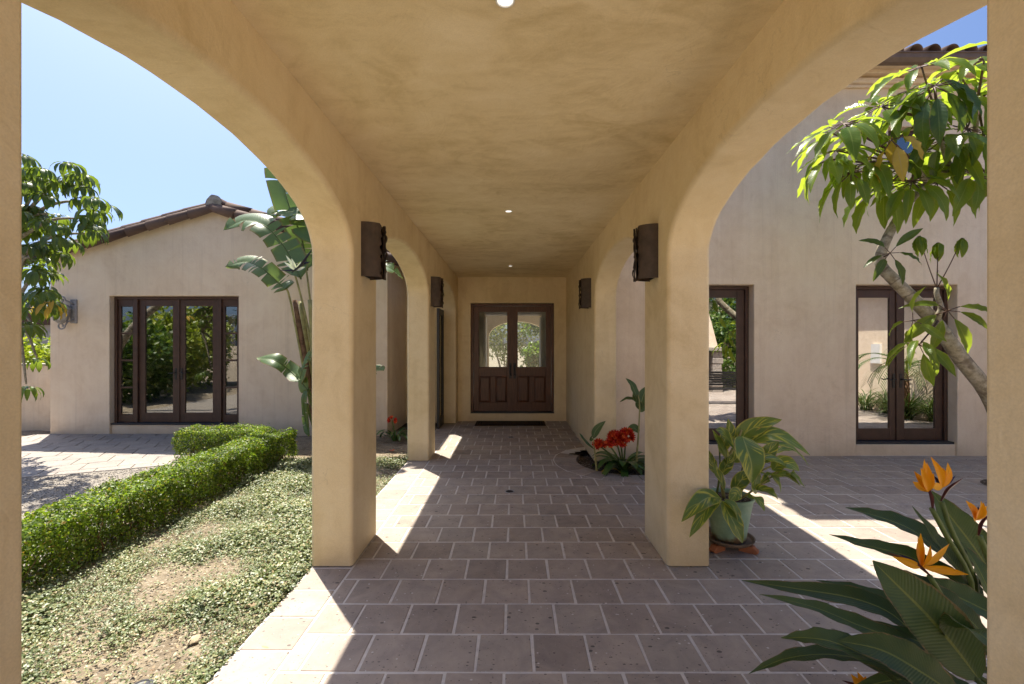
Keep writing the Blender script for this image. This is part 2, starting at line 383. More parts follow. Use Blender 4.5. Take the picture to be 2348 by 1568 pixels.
def slab(name, x0, x1, y0, y1, mat, wells=(), z=-.0035, step=.1):
    xs = np.arange(x0, x1 + step * .5, step); ys = np.arange(y0, y1 + step * .5, step); xs[-1] = x1; ys[-1] = y1
    V = np.array([(x, y, z) for y in ys for x in xs]); nx = len(xs); F = []
    for j in range(len(ys) - 1):
        for i in range(nx - 1):
            cx, cy_ = (xs[i] + xs[i + 1]) / 2, (ys[j] + ys[j + 1]) / 2
            if any((Vector((cx, cy_)) - c).length < r for c, r in wells): continue
            F.append((j * nx + i, j * nx + i + 1, (j + 1) * nx + i + 1, (j + 1) * nx + i))
    o = fastmesh(name, mat, V, np.array(F)); return tag(o, kind='structure')
walk = slab('walkway_floor', -1.53, 1.525, -7.0, 10.07, M['grout'], [(WC, .87)])
court = slab('courtyard_floor', 1.525, 12.0, -12.0, 6.95, M['grout'], [(WC, .87), (WC2, .74)], step=.13)

def clip_out(poly, c, r):
    """cut from a tile the side that lies inside the ring (straight cut, as a tiler would)"""
    ctr = sum(poly, Vector((0, 0))) / len(poly); d = ctr - c
    if d.length > r + .25: return poly
    if d.length < 1e-6: return []
    n = d.normalized(); k = c.dot(n) + r
    outp = []
    for i, a in enumerate(poly):
        b = poly[(i + 1) % len(poly)]; da, db = a.dot(n) - k, b.dot(n) - k
        if da >= 0: outp.append(a)
        if (da >= 0) != (db >= 0): outp.append(a.lerp(b, da / (da - db)))
    return outp
rt = random.Random(11)
tile_lib = {}
def put_tile(name, poly, parent, mat, z=0.0):
    """one tile: alike rectangles share mesh data"""
    c = sum(poly, Vector((0, 0))) / len(poly)
    key = (mat.name, len(poly)) + tuple(round(q, 3) for p in poly for q in (p - c)) + (rt.randint(0, 5),)
    if key not in tile_lib:
        j = [p - c + Vector((rt.uniform(-.0026, .0026), rt.uniform(-.0026, .0026))) for p in poly]
        tile_lib[key] = MB().prism(j, -.03, 0, .0035).mesh('tile', mat)
    o = bpy.data.objects.new(name, tile_lib[key]); COL.objects.link(o)
    o.location = (c.x, c.y, z + rt.uniform(-.0012, .0012)); o.rotation_euler = (rt.uniform(-.003, .003), rt.uniform(-.003, .003), rt.uniform(-.004, .004))
    o.parent = parent
def area(p): return abs(sum(p[i].x * p[(i + 1) % len(p)].y - p[(i + 1) % len(p)].x * p[i].y for i in range(len(p)))) / 2
rest_w, rest_c = MB(), MB()
def rect(x0, x1, y0, y1): return [Vector((x0 + GR, y0 + GR)), Vector((x1 - GR, y0 + GR)), Vector((x1 - GR, y1 - GR)), Vector((x0 + GR, y1 - GR))]
ncount = [0, 0]
row = -46
while True:
    y0 = 2.349 + PITY * row; y1 = y0 + PITY
    if y0 > 10.05: break
    y1 = min(y1, 10.065); off = .107 + (PITX / 2 if row % 2 else 0)
    if y0 > -6.9:                                                   # field of the walkway, with slivers at the border
        k = math.floor((XL - off) / PITX); x = off + k * PITX
        while x < 11.9:
            xa, xb = max(x, XL), x + PITX
            ctr = (xa + xb) / 2
            inwalk = ctr < 1.53
            if (not inwalk and y0 > 6.86) or xb - xa < .03 or (inwalk and y0 > 7.1 and xa > 1.2): x += PITX; continue
            poly = rect(xa, xb, y0, y1 if inwalk else min(y1, 6.915))
            for c, r in ((WC, WR1), (WC2, .93)): poly = clip_out(poly, c, r) if poly else poly
            if len(poly) > 2 and area(poly) > .004:
                vis = y1 > 2.2 and (ctr - .2) / max(y0, .1) < 1.05
                if vis and ncount[0 if inwalk else 1] < 300:
                    put_tile('tile', poly, walk if inwalk else court, M['tile']); ncount[0 if inwalk else 1] += 1
                else: (rest_w if inwalk else rest_c).prism(poly, -.03, 0, .0035)
            x += PITX
    else:                                                           # behind the camera: only mirrored in the windows
        x = 1.53 + (off % PITX)
        while x < 11.7:
            rest_c.prism(rect(x, x + PITX, y0, y1), -.03, 0, .0035); x += PITX
    row += 1
y = 2.515 - PITY * 30
while y < 10.0:                                                     # border course along the garden
    p = rect(-1.525, XL, y, min(y + PITY, 10.06))
    if y + PITY > 2.2: put_tile('tile', p, walk, M['tile'])
    else: rest_w.prism(p, -.03, 0, .0035)
    y += PITY
tag(rest_w.build('paving', M['tile'], walk), kind='stuff'); tag(rest_c.build('paving', M['tile'], court), kind='stuff')
print('tiles', ncount)
def ring(c, r0, r1, n, a0, a1, parent):
    for i in range(n):
        t0, t1 = a0 + (a1 - a0) * i / n, a0 + (a1 - a0) * (i + 1) / n; gap = .006
        ins = [Vector((math.cos(t), math.sin(t))) for t in np.linspace(t0 + gap / r0, t1 - gap / r0, 4)]
        ous = [Vector((math.cos(t), math.sin(t))) for t in np.linspace(t0 + gap / r1, t1 - gap / r1, 4)]
        poly = [c + q * r1 for q in ous] + [c + q * r0 for q in reversed(ins)]
        o = MB().prism([p - c for p in poly], -.11, -.0005).build('ring_tile', M['tile'], None); o.location = (c.x, c.y, 0); o.parent = parent
ring(WC, WR0, WR1 - .012, 16, R(150), R(390), walk)
ring(WC2, W2R0, .92, 16, 0, R(360), court)
for c, r, nm in ((WC, .76, 'planting_well'), (WC2, .66, 'planting_well')):
    m = MB(); rr = random.Random(3)
    vs = [(c.x, c.y, -.055)]; fs = []
    for k in range(1, 7):
        for i in range(30):
            a = i * R(12); q = r * k / 6; vs.append((c.x + q * math.cos(a), c.y + q * math.sin(a), -.065 + rr.uniform(-.01, .014)))
    for i in range(30): fs.append((0, 1 + i, 1 + (i + 1) % 30))
    for k in range(5):
        for i in range(30): a, b = 1 + k * 30 + i, 1 + k * 30 + (i + 1) % 30; fs.append((a, a + 30, b + 30, b))
    m.add(vs, fs); tag(m.build(nm, M['wetsoil'], None, True), kind='structure')

# garden soil: a gently uneven sheet
nx, ny = 150, 130
xs = np.linspace(-14, -1.5, nx); ys = np.linspace(-4, 9.2, ny); X, Y = np.meshgrid(xs, ys)
rg = np.random.default_rng(5)
Z = -.03 + .010 * np.sin(X * 3.1 + Y * 1.7) * np.sin(Y * 2.3 - X) + .006 * np.sin(X * 9 + 2 * Y) + rg.normal(0, .0035, X.shape) - .012 * np.exp(-((X + 1.5) / .15) ** 2)
F = np.array([(j * nx + i, j * nx + i + 1, (j + 1) * nx + i + 1, (j + 1) * nx + i) for j in range(ny - 1) for i in range(nx - 1)])
tag(fastmesh('garden_soil', M['soil'], np.stack([X, Y, Z], -1).reshape(-1, 3), F, None, True), kind='structure')
# gravel path between hedge and patio: bed plus loose stones
gp = MB(); gp.add([(-9.5, 1.0, -.008), (-3.7, 1.0, -.008), (-3.7, 6.6, -.008), (-9.5, 6.6, -.008)], [(0, 1, 2, 3)])
path = tag(gp.build('gravel_path', M['gravel']), kind='structure')
n = 15000
PX = rg.uniform(-7.5, -3.68, n); PY = 2.6 + 4.0 * rg.uniform(0, 1, n)
sz = rg.uniform(.004, .011, n); A = rg.uniform(0, 6.28, n)
octv = np.array([(1, 0, 0), (0, 1, 0), (-1, 0, 0), (0, -1, 0), (0, 0, .7), (0, 0, -.5)], float); octf = np.array([(0, 1, 4), (1, 2, 4), (2, 3, 4), (3, 0, 4), (1, 0, 5), (2, 1, 5), (3, 2, 5), (0, 3, 5)])
c_, s_ = np.cos(A), np.sin(A); Rm = np.zeros((n, 3, 3)); Rm[:, 0, 0] = c_; Rm[:, 0, 1] = -s_; Rm[:, 1, 0] = s_; Rm[:, 1, 1] = c_; Rm[:, 2, 2] = 1
jit = octv[None] * rg.uniform(.6, 1.3, (n, 6, 1))
V = np.einsum('nij,nkj->nki', Rm, jit) * sz[:, None, None] + np.stack([PX, PY, -.006 + sz * .3], 1)[:, None]
Fp = (np.arange(n) * 6)[:, None, None] + octf[None]
M['pebble'] = isl_mat('pebble', [(0, (.20, .18, .155)), (.4, (.28, .25, .215)), (.75, (.35, .315, .275)), (1, (.44, .40, .36))], .85)
tag(fastmesh('pebbles', M['pebble'], V.reshape(-1, 3), Fp.reshape(-1, 3), path), kind='stuff')
# patio with a curved front, laid diagonally
pm = MB()
edge = [Vector((x, (6.62 - 1.25 * math.sin(min(1.57, (-4.35 - x) / 2.6))) if x > -7 else 5.56 + (-7.0 - x) ** 2 * .55)) for x in np.linspace(-4.36, -9.0, 30)]
outline = [Vector((-4.36, 8.62))] + [Vector((-9.0, 8.62))] + list(reversed(edge))
pm.prism(outline, -.12, -.007)
patio = tag(pm.build('patio_floor', M['patiogrout']), kind='structure')
poly_edge = list(outline)
def inside_poly(p):
    c = False; j = len(poly_edge) - 1
    for i in range(len(poly_edge)):
        a, b = poly_edge[i], poly_edge[j]
        if (a.y > p.y) != (b.y > p.y) and p.x < (b.x - a.x) * (p.y - a.y) / (b.y - a.y) + a.x: c = not c
        j = i
    return c
def clip_half(poly, n_, k):
    o = []
    for i, a in enumerate(poly):
        b = poly[(i + 1) % len(poly)]; da, db = a.dot(n_) - k, b.dot(n_) - k
        if da >= 0: o.append(a)
        if (da >= 0) != (db >= 0): o.append(a.lerp(b, da / (da - db)))
    return o
ang = R(28); ca, sa = math.cos(ang), math.sin(ang); npat = 0
for j in range(-30, 40):
    for i in range(-40, 40):
        u0 = i * .40 + (.2 if j % 2 else 0); v0 = j * .40
        poly = [Vector((-6.6 + (u * ca - v * sa), 7.1 + (u * sa + v * ca))) for u, v in ((u0 + .006, v0 + .006), (u0 + .394, v0 + .006), (u0 + .394, v0 + .394), (u0 + .006, v0 + .394))]
        ins = [inside_poly(p) for p in poly]
        if not any(ins): continue
        if not all(ins):
            for a in range(len(outline)):                     # cut to the patio's outline, edge by edge
                p1, p2 = outline[a], outline[(a + 1) % len(outline)]; d = (p2 - p1).normalized(); nn = Vector((-d.y, d.x))
                cc = sum(poly, Vector((0, 0))) / max(1, len(poly)) if poly else None
                if poly and ((p1 + p2) / 2 - cc).length < .9 + (p2 - p1).length / 2: poly = clip_half(poly, nn, p1.dot(nn) + .01)
                if not poly: break
        if len(poly) > 2 and area(poly) > .006: put_tile('tile', poly, patio, M['patio'], .002); npat += 1
print('patio tiles', npat)

# ------------------------------------------------------------------ covered walkway
ww = thing('covered_walkway', (0, 5, 0), 'tan plaster covered walkway with rounded arches and a flat mottled ceiling', 'walkway')
def arcade(x0, x1, bays, ymin, ymax, name):
    pts = [(ymin, CEIL + .12), (ymax, CEIL + .12), (ymax, .007)]
    for a, b in reversed(bays):
        pts += [(b, .007), (b, .9), (b, 1.8), (b, SPR - .1)]
        for k in range(29):
            th = math.pi * k / 28; pts.append(((a + b) / 2 + (b - a) / 2 * math.cos(th), SPR + RISE * math.sin(th) ** .95))
        pts += [(a, SPR - .1), (a, 1.8), (a, .9), (a, .007)]
    pts.append((ymin, .007)); q = []
    for p in pts:
        if not q or (abs(p[0] - q[-1][0]) + abs(p[1] - q[-1][1])) > 1e-5: q.append(p)
    rr = random.Random(len(q) + int(x0 * 10)); n = len(q)
    wob = [(rr.uniform(-.0035, .0035) if 0 < z < CEIL and ymin < y < ymax else 0, rr.uniform(-.003, .003) if SPR < z < CEIL else 0) for y, z in q]
    bm = bmesh.new(); A = [bm.verts.new((x0, y + w[0], z + w[1])) for (y, z), w in zip(q, wob)]; B = [bm.verts.new((x1, y + w[0], z + w[1])) for (y, z), w in zip(q, wob)]
    bm.faces.new(A); bm.faces.new(list(reversed(B)))
    ed = []
    for i in range(n):
        k = (i + 1) % n; bm.faces.new((A[k], A[i], B[i], B[k]))
    bm.normal_update(); bm.edges.ensure_lookup_table()
    for e in bm.edges:
        a, b = e.verts
        if abs(a.co.x - b.co.x) > 1e-4: continue
        if a.co.z > CEIL and b.co.z > CEIL or (a.co.z < .01 and b.co.z < .01): continue
        if min(a.co.y, b.co.y) > ymax - .01 or max(a.co.y, b.co.y) < ymin + .01: continue
        ed.append(e)
    bmesh.ops.bevel(bm, geom=ed, offset=.034, segments=4, profile=.5, affect='EDGES', clamp_overlap=True)
    bmesh.ops.recalc_face_normals(bm, faces=bm.faces)
    for f in bm.faces: f.smooth = True
    me = bpy.data.meshes.new(name); bm.to_mesh(me); bm.free(); me.materials.append(M['stucco']); me.set_sharp_from_angle(angle=R(60))
    ys_ = [ymin] + [q_ for ab in bays for q_ in ab] + [ymax]
    for k_ in range(0, len(ys_), 2): MB().box(x0 + .014, x1 - .014, ys_[k_] + .014, ys_[k_ + 1] - .014, -.03, .012).build('base_joint', M['sill'], ww)
    o = obj(name, me, ww); m = o.modifiers.new('wn', 'WEIGHTED_NORMAL'); m.keep_sharp = True; m.weight = 90
    return o
arcade(XLO, XL, [(.93, 3.46), (4.08, 6.60), (7.14, 9.74)], .30, 10.07, 'arcade_wall')
arcade(XR, XRO, [(.93, 3.46), (4.08, 6.58)], .30, 10.07, 'arcade_wall')
MB().box(XLO - .025, XL + .025, .27, 1.112, -.03, CEIL).build('end_pier', M['stucco'], ww, bevel=.01)
MB().box(XR - .025, XRO + .025, .27, 1.108, -.03, CEIL).build('end_pier', M['stucco'], ww, bevel=.01)
cm = MB(); cm.box(XL - .002, XR + .002, .25, 10.07, CEIL, CEIL + .1); cm.build('ceiling', M['ceiling'], ww)
rf = MB()
rf.add([(-1.82, .0, 3.305), (1.75, .0, 3.305), (1.75, 10.6, 3.305), (-1.82, 10.6, 3.305), (-1.82, .0, 3.36), (1.75, .0, 3.36), (1.75, 10.6, 3.36), (-1.82, 10.6, 3.36), (-.03, .0, 3.95), (-.03, 10.6, 3.95)],
       [(0, 3, 2, 1), (0, 1, 5, 4), (2, 3, 7, 6), (0, 4, 7, 3), (1, 2, 6, 5), (4, 8, 9, 7), (5, 6, 9, 8), (4, 5, 8), (6, 7, 9)])
roof_w = rf.build('roof', M['roof'], ww)
def wall_grid(mb, x0, x1, z0, z1, y0, y1, holes):
    xs = sorted({x0, x1, *[h[0] for h in holes], *[h[1] for h in holes]}); zs = sorted({z0, z1, *[h[2] for h in holes], *[h[3] for h in holes]})
    xs = [x for x in xs if x0 <= x <= x1]; zs = [z for z in zs if z0 <= z <= z1]
    nx, nz = len(xs) - 1, len(zs) - 1
    solid = lambda i, k: 0 <= i < nx and 0 <= k < nz and not any(h[0] < (xs[i] + xs[i + 1]) / 2 < h[1] and h[2] < (zs[k] + zs[k + 1]) / 2 < h[3] for h in holes)
    idx = {}; vs = []; fs = []
    def vid(x, y, z):
        if (x, y, z) not in idx: idx[(x, y, z)] = len(vs); vs.append((x, y, z))
        return idx[(x, y, z)]
    for i in range(nx):
        for k in range(nz):
            if not solid(i, k): continue
            a, b, c, d = xs[i], xs[i + 1], zs[k], zs[k + 1]
            fs.append((vid(a, y0, c), vid(b, y0, c), vid(b, y0, d), vid(a, y0, d))); fs.append((vid(b, y1, c), vid(a, y1, c), vid(a, y1, d), vid(b, y1, d)))
            if not solid(i - 1, k): fs.append((vid(a, y1, c), vid(a, y0, c), vid(a, y0, d), vid(a, y1, d)))
            if not solid(i + 1, k): fs.append((vid(b, y0, c), vid(b, y1, c), vid(b, y1, d), vid(b, y0, d)))
            if not solid(i, k - 1): fs.append((vid(a, y1, c), vid(b, y1, c), vid(b, y0, c), vid(a, y0, c)))
            if not solid(i, k + 1): fs.append((vid(a, y0, d), vid(b, y0, d), vid(b, y1, d), vid(a, y1, d)))
    return mb.add(vs, fs)
DY = 10.07
wall_grid(MB(), -1, 1, 0, 1, 0, 1, [])
ew = wall_grid(MB(), -2.45, 2.2, -.05, 3.30, DY, DY + .26, [(-.94, .91, .165, 2.61)]); ew.build('end_wall', M['stucco'], ww, bevel=.012)

def leaf_frame(x0, x1, z0, z1, y0, y1, st, top, bot):
    m = MB(); m.box(x0, x0 + st, y0, y1, z0, z1); m.box(x1 - st, x1, y0, y1, z0, z1)
    m.box(x0 + st, x1 - st, y0, y1, z1 - top, z1); m.box(x0 + st, x1 - st, y0, y1, z0, z0 + bot); return m
def lever(parent, x, y, z, sgn):
    m = MB(); m.box(x - .02, x + .02, y - .010, y, z - .11, z + .11)
    m.tube([(x, y - .008, z + .02), (x, y - .05, z + .02), (x + sgn * .02, y - .055, z + .02), (x + sgn * .07, y - .055, z + .012), (x + sgn * .115, y - .055, z + .022)], [.011, .010, .010, .009, .007], 8)
    m.build('handle', M['black'], parent, 2)
# entry: frame, two leaves with one pane and two raised panels each
m = MB(); fy0, fy1 = DY + .10, DY + .24
m.box(-.94, -.885, fy0, fy1, .19, 2.61); m.box(.855, .91, fy0, fy1, .19, 2.61); m.box(-.885, .855, fy0, fy1, 2.555, 2.61)
m.build('door_frame', M['wood'], ww, bevel=.006)
m = MB(); m.box(-.94, .91, DY + .03, fy1 + .02, .166, .19); m.build('threshold', M['sill'], ww, bevel=.004)
for a, b, sg in ((-.88, -.018, 1), (-.012, .85, -1)):
    y0, y1 = DY + .13, DY + .18; st = .115
    lf = MB(); z0, z1 = .195, 2.55; zl, zg = .98, 1.19
    lf.box(a, a + st, y0, y1, z0, z1); lf.box(b - st, b, y0, y1, z0, z1)
    lf.box(a + st, b - st, y0, y1, z1 - .13, z1); lf.box(a + st, b - st, y0, y1, zl, zg); lf.box(a + st, b - st, y0, y1, z0, z0 + .20)
    mid = (a + b) / 2; lf.box(mid - .055, mid + .055, y0, y1, z0 + .20, zl)
    door = lf.build('door_leaf', M['wood'], ww, bevel=.006)
    for pa, pb in ((a + st, mid - .055), (mid + .055, b - st)):
        p = MB(); za, zb = z0 + .20, zl; yi = y0 + .022; iw = .045
        p.add([(pa, yi, za), (pb, yi, za), (pb, yi, zb), (pa, yi, zb), (pa + iw, y0 + .006, za + iw), (pb - iw, y0 + .006, za + iw), (pb - iw, y0 + .006, zb - iw), (pa + iw, y0 + .006, zb - iw)],
              [(0, 1, 5, 4), (1, 2, 6, 5), (2, 3, 7, 6), (3, 0, 4, 7), (4, 5, 6, 7)])
        p.build('raised_panel', M['wood'], door)
    MB().box(a + st - .004, b - st + .004, y0 + .022, y0 + .028, zg - .004, z1 - .126).build('glass_pane', M['glass_entry'], door)
    hx = b - .045 if sg > 0 else a + .045
    h = MB(); h.box(hx - .028, hx + .028, y0 - .012, y0, .93, 1.28); h.tube([(hx, y0 - .01, 1.24), (hx, y0 - .055, 1.23), (hx, y0 - .06, 1.12), (hx, y0 - .055, 1.01), (hx, y0 - .01, 1.0)], .011, 8); h.build('handle', M['black'], door, 2)
MB().box(-.03, .0, DY + .112, DY + .129, .195, 2.55).build('astragal', M['wood'], ww)
# tall dark screen door in the last left arch
m = leaf_frame(0, 1, 0, 1, 0, 1, .1, .1, .1)
m = MB(); x0, x1 = -1.53, -1.48; ya, yb = 9.12, 9.735
m.box(x0, x1, ya, ya + .09, .0, 2.42); m.box(x0, x1, yb - .09, yb, .0, 2.42); m.box(x0, x1, ya + .09, yb - .09, .0, .2); m.box(x0, x1, ya + .09, yb - .09, 2.3, 2.42)
sd = m.build('screen_door', M['black'], ww, bevel=.004)
MB().box(-1.51, -1.504, ya + .08, yb - .08, .19, 2.31).build('glass_pane', M['glass_gable'], sd)
# entrance hall and porch seen through the glass
hall = MB()
hall.box(-2.2, 2.2, DY + .261, 12.6, .10, .16)
hall.build('hall_floor', M['saucer'], ww)
h2 = MB(); h2.box(-2.3, -2.2, DY + .261, 12.6, .1, 3.1); h2.box(2.2, 2.3, DY + .261, 12.6, .1, 3.1); h2.box(-2.2, 2.2, DY + .261, 12.6, 3.0, 3.1)
h2.build('hall_shell', M['interior'], ww)
wall_grid(MB(), -2.3, 2.3, .16, 3.1, 12.6, 12.75, [(-.80, .80, .16, 2.50)]).build('hall_wall', M['interior'], ww)
t = MB(); t.box(-.94, -.80, 12.55, 12.598, .17, 2.64); t.box(.80, .94, 12.55, 12.598, .17, 2.64); t.box(-.80, .80, 12.55, 12.598, 2.50, 2.64)
t.build('hall_door_trim', M['white'], ww, bevel=.01)
for s in (-1, 1):
    d = MB(); d.box(s * .80 - .025, s * .80 + .025, 12.76, 13.45, .2, 2.48); d.build('hall_door', M['white'], ww, bevel=.006)
pts = [(-3.5, .05), (-.80, .05), (-.80, 1.95)] + [(.15 - .95 * math.cos(math.pi * k / 16), 1.95 + .5 * math.sin(math.pi * k / 16)) for k in range(1, 16)] + [(1.10, 1.95), (1.10, .05), (3.5, .05), (3.5, 3.3), (-3.5, 3.3)]
pa = MB(); n = len(pts)
pa.add([(x, 14.9, z) for x, z in pts] + [(x, 15.25, z) for x, z in pts], [tuple(range(n)), tuple(range(2 * n - 1, n - 1, -1))] + [(i, i + n, (i + 1) % n + n, (i + 1) % n) for i in range(n)])
pa.build('porch_arch', M['stucco'], ww)
pf = MB(); pf.box(-3.5, 3.5, 12.61, 22, .02, .12); pf.build('porch_floor', M['patio'], ww)
pr = MB(); pr.box(-3.5, 3.5, 12.76, 15.3, 3.31, 3.42); pr.build('porch_roof', M['roof'], ww)

# ------------------------------------------------------------------ gabled guest house on the left
GY, GX0, GX1, GRX = 8.60, -8.75, -2.374, -5.58
gh = thing('guest_house', (-5.6, GY, 0), 'low gabled tan stucco house with dark french doors and a clay tile roof', 'house')
ol = [(GX0, -.05), (-7.63, -.05), (-7.63, 2.61), (-5.19, 2.61), (-5.19, -.05), (GX1, -.05), (GX1, 3.34), (GRX, 4.24), (GX0, 3.34)]; q_ = len(ol)
m = MB(); m.add([(x, GY, z) for x, z in ol] + [(x, GY + .25, z) for x, z in ol], [tuple(range(q_)), tuple(range(2 * q_ - 1, q_ - 1, -1))] + [(i, i + q_, (i + 1) % q_ + q_, (i + 1) % q_) for i in range(q_)]); m.build('wall', M['house'], gh, bevel=.012)
m = MB(); m.box(GX1 - .25, GX1, GY + .251, 10.068, -.05, 3.34); m.build('side_wall', M['house'], gh)
m = MB(); m.box(GX0, GX0 + .25, GY + .251, 14, -.05, 3.34); m.build('side_wall', M['house'], gh)
m = MB(); m.box(-7.63, -5.19, GY + .045, GY + .245, -.05, .165); m.build('door_step', M['house'], gh, bevel=.01)
m = MB(); m.box(-7.66, -5.192, GY + .03, GY + .24, .166, .20); m.build('door_sill', M['sill'], gh, bevel=.004)
# interior
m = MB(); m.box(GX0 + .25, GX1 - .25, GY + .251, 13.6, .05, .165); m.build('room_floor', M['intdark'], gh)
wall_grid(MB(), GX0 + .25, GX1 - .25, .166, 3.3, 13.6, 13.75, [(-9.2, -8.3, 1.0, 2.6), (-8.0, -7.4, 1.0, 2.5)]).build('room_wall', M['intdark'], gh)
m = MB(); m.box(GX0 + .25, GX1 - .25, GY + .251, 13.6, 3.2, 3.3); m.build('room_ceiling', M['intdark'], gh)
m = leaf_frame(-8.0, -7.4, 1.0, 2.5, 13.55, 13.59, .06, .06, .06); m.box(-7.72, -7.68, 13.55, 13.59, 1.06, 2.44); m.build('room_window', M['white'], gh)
# roof slabs
def slope(xa, za, xb, zb, y0, y1, th, name, par):
    m = MB(); m.add([(xa, y0, za), (xb, y0, zb), (xb, y1, zb), (xa, y1, za), (xa, y0, za + th), (xb, y0, zb + th), (xb, y1, zb + th), (xa, y1, za + th)],
                    [(0, 3, 2, 1), (4, 5, 6, 7), (0, 1, 5, 4), (2, 3, 7, 6), (0, 4, 7, 3), (1, 2, 6, 5)]); return m.build(name, M['roof'], par)
k = (4.24 - 3.34) / (GRX - GX0)
rl = slope(GX0 - .3, 3.34 - .3 * k + .012, GRX - .01, 4.24 + .012, GY - .06, 14.2, .07, 'roof', gh)
slope(GX1 + .3, 3.34 - .3 * k + .012, GRX + .01, 4.24 + .012, GY - .06, 14.2, .07, 'roof_slope', gh)
def barrel(L, r0, r1, n=9, th=.016):
    """half-round clay tile along +x, arched towards +z, rising end first"""
    m = MB(); vs = []
    for x, r in ((0, r0), (L, r1)):
        for rr_ in (r, r - th):
            for i in range(n + 1):
                a = math.pi * i / n; vs.append((x, -rr_ * math.cos(a), rr_ * math.sin(a)))
    q = n + 1; fs = []
    for i in range(n):
        fs += [(i, i + 1, 2 * q + i + 1, 2 * q + i), (q + i + 1, q + i, 3 * q + i, 3 * q + i + 1), (i + 1, i, q + i, q + i + 1), (2 * q + i, 2 * q + i + 1, 3 * q + i + 1, 3 * q + i)]
    return m.add(vs, fs)
bt = barrel(.46, .115, .092).mesh('roof_tile', M['roof'], True)
rr = random.Random(4)
for side in (0, 1):
    ang = math.atan(k); nn = 9
    for lay, (yo, zo, tilt) in enumerate(((GY - .075, -.012, R(58)), (GY + .06, .10, 0))):
        for i in range(nn):
            d = i * .40 + lay * .2 - .06
            x = GX0 - .3 + d * math.cos(ang); z = 3.34 - .3 * k + .012 + d * math.sin(ang) + zo
            if x > GRX - .32: continue
            if side: x = 2 * GRX - x + (-.05)
            o = bpy.data.objects.new('roof_tile', bt); COL.objects.link(o)
            Rz = Matrix.Rotation(math.pi, 4, 'Z') if side else Matrix.Identity(4)
            M4 = Matrix.Translation((x, yo + rr.uniform(-.008, .008), z)) @ Rz @ Matrix.Rotation(-ang + rr.uniform(-.012, .012) - .025, 4, 'Y') @ Matrix.Rotation(-tilt if side else tilt, 4, 'X')
            o.parent = rl; o.matrix_parent_inverse = worldmat(rl).inverted(); o.matrix_basis = M4
rc = MB(); rc.lathe([(.155, 0), (.15, .5), (.13, .52)], n=14, a0=0, a1=math.pi)
cap = rc.build('ridge_tile', M['roof'], rl, True); cap.matrix_basis = Matrix.Translation((GRX, GY - .12, 4.31)) @ Matrix.Rotation(R(-90), 4, 'X') @ Matrix.Scale(-1, 4, (0, 1, 0))
mo = MB(); rr2 = random.Random(2); vs = [(GRX, GY - .15, 4.38)]; 
for i in range(15):
    a = -.35 + (math.pi + .7) * i / 14; r = .15 + rr2.uniform(-.012, .016); vs.append((GRX + r * math.cos(a), GY - .115 + rr2.uniform(-.01, .01), 4.33 + r * math.sin(a)))
mo.add(vs, [(0, i + 1, i) for i in range(1, 15)] + [(0, 1, 15)]); mo.build('ridge_mortar', M['mortar'], rl, True)
for sx in (GX1 + .02,):                                         # short roof linking the two houses
    pass
lk = MB(); lk.add([(-2.37, 9.75, 3.345), (-1.83, 9.75, 3.345), (-1.83, 13, 4.0), (-2.37, 13, 4.0), (-2.37, 9.75, 3.42), (-1.83, 9.75, 3.42), (-1.83, 13, 4.08), (-2.37, 13, 4.08)], [(0, 3, 2, 1), (4, 5, 6, 7), (0, 1, 5, 4), (0, 4, 7, 3), (1, 2, 6, 5)]); lk.build('link_roof', M['roof'], gh)

def french(par, x0, x1, z0, z1, y, side, gm, opts=()):
    """frame, two glazed leaves with levers, and optional sidelights of four panes"""
    m = MB(); f = .05
    m.box(x0, x0 + f, y, y + .12, z0, z1); m.box(x1 - f, x1, y, y + .12, z0, z1); m.box(x0 + f, x1 - f, y, y + .12, z1 - f, z1)
    a, b = x0 + f, x1 - f
    if side:
        m.box(a + side, a + side + .07, y - .01, y + .12, z0, z1 - f); m.box(b - side - .07, b - side, y - .01, y + .12, z0, z1 - f)
    m.build('door_frame', M['frame'], par, bevel=.005)
    if side:
        for sa, sb in ((a, a + side), (b - side, b)):
            zt, zb = z1 - f, z0; fr = leaf_frame(sa + .002, sb - .002, zb, zt, y + .03, y + .075, .05, .13, .15)
            sl_ = fr.build('sidelight', M['frame'], par, bevel=.004)
            g0, g1 = zb + .15, zt - .13
            for k in range(4):
                q0, q1 = g0 + (g1 - g0) * k / 4, g0 + (g1 - g0) * (k + 1) / 4
                MB().box(sa + .048, sb - .048, y + .05, y + .055, q0 + .008, q1 - .008).build('glass_pane', gm, sl_)
                if k: MB().box(sa + .05, sb - .05, y + .028, y + .07, q0 - .017, q0 + .017).build('muntin', M['frame'], sl_)
        a, b = a + side + .07, b - side - .07
    mid = (a + b) / 2
    for xa, xb, sg in ((a + .003, mid - .002, -1), (mid + .002, b - .003, 1)):
        fr = leaf_frame(xa, xb, z0 + .005, z1 - f - .004, y + .03, y + .08, .115, .12, .18)
        d = fr.build('door_leaf', M['frame'], par, bevel=.005)
        MB().box(xa + .112, xb - .112, y + .05, y + .056, z0 + .18, z1 - f - .12).build('glass_pane', gm, d)
        hx = (mid - .055) if sg < 0 else (mid + .055); lever(d, hx, y + .03, z0 + .93, sg)
    MB().box(mid - .022, mid + .022, y + .012, y + .029, z0 + .005, z1 - f - .004).build('astragal', M['frame'], par)
french(gh, -7.625, -5.195, .20, 2.605, GY + .10, .33, M['glass_gable'])
m = MB()
for k in range(9):                                              # white curtain inside the left sidelight
    pass
cv = []; cf = []
for i in range(25):
    x = -7.58 + i * .012; yy = GY + .40 + .03 * math.sin(i * 1.6); cv += [(x, yy, .2), (x, yy, 2.55)]
for i in range(24): cf.append((2 * i, 2 * i + 2, 2 * i + 3, 2 * i + 1))
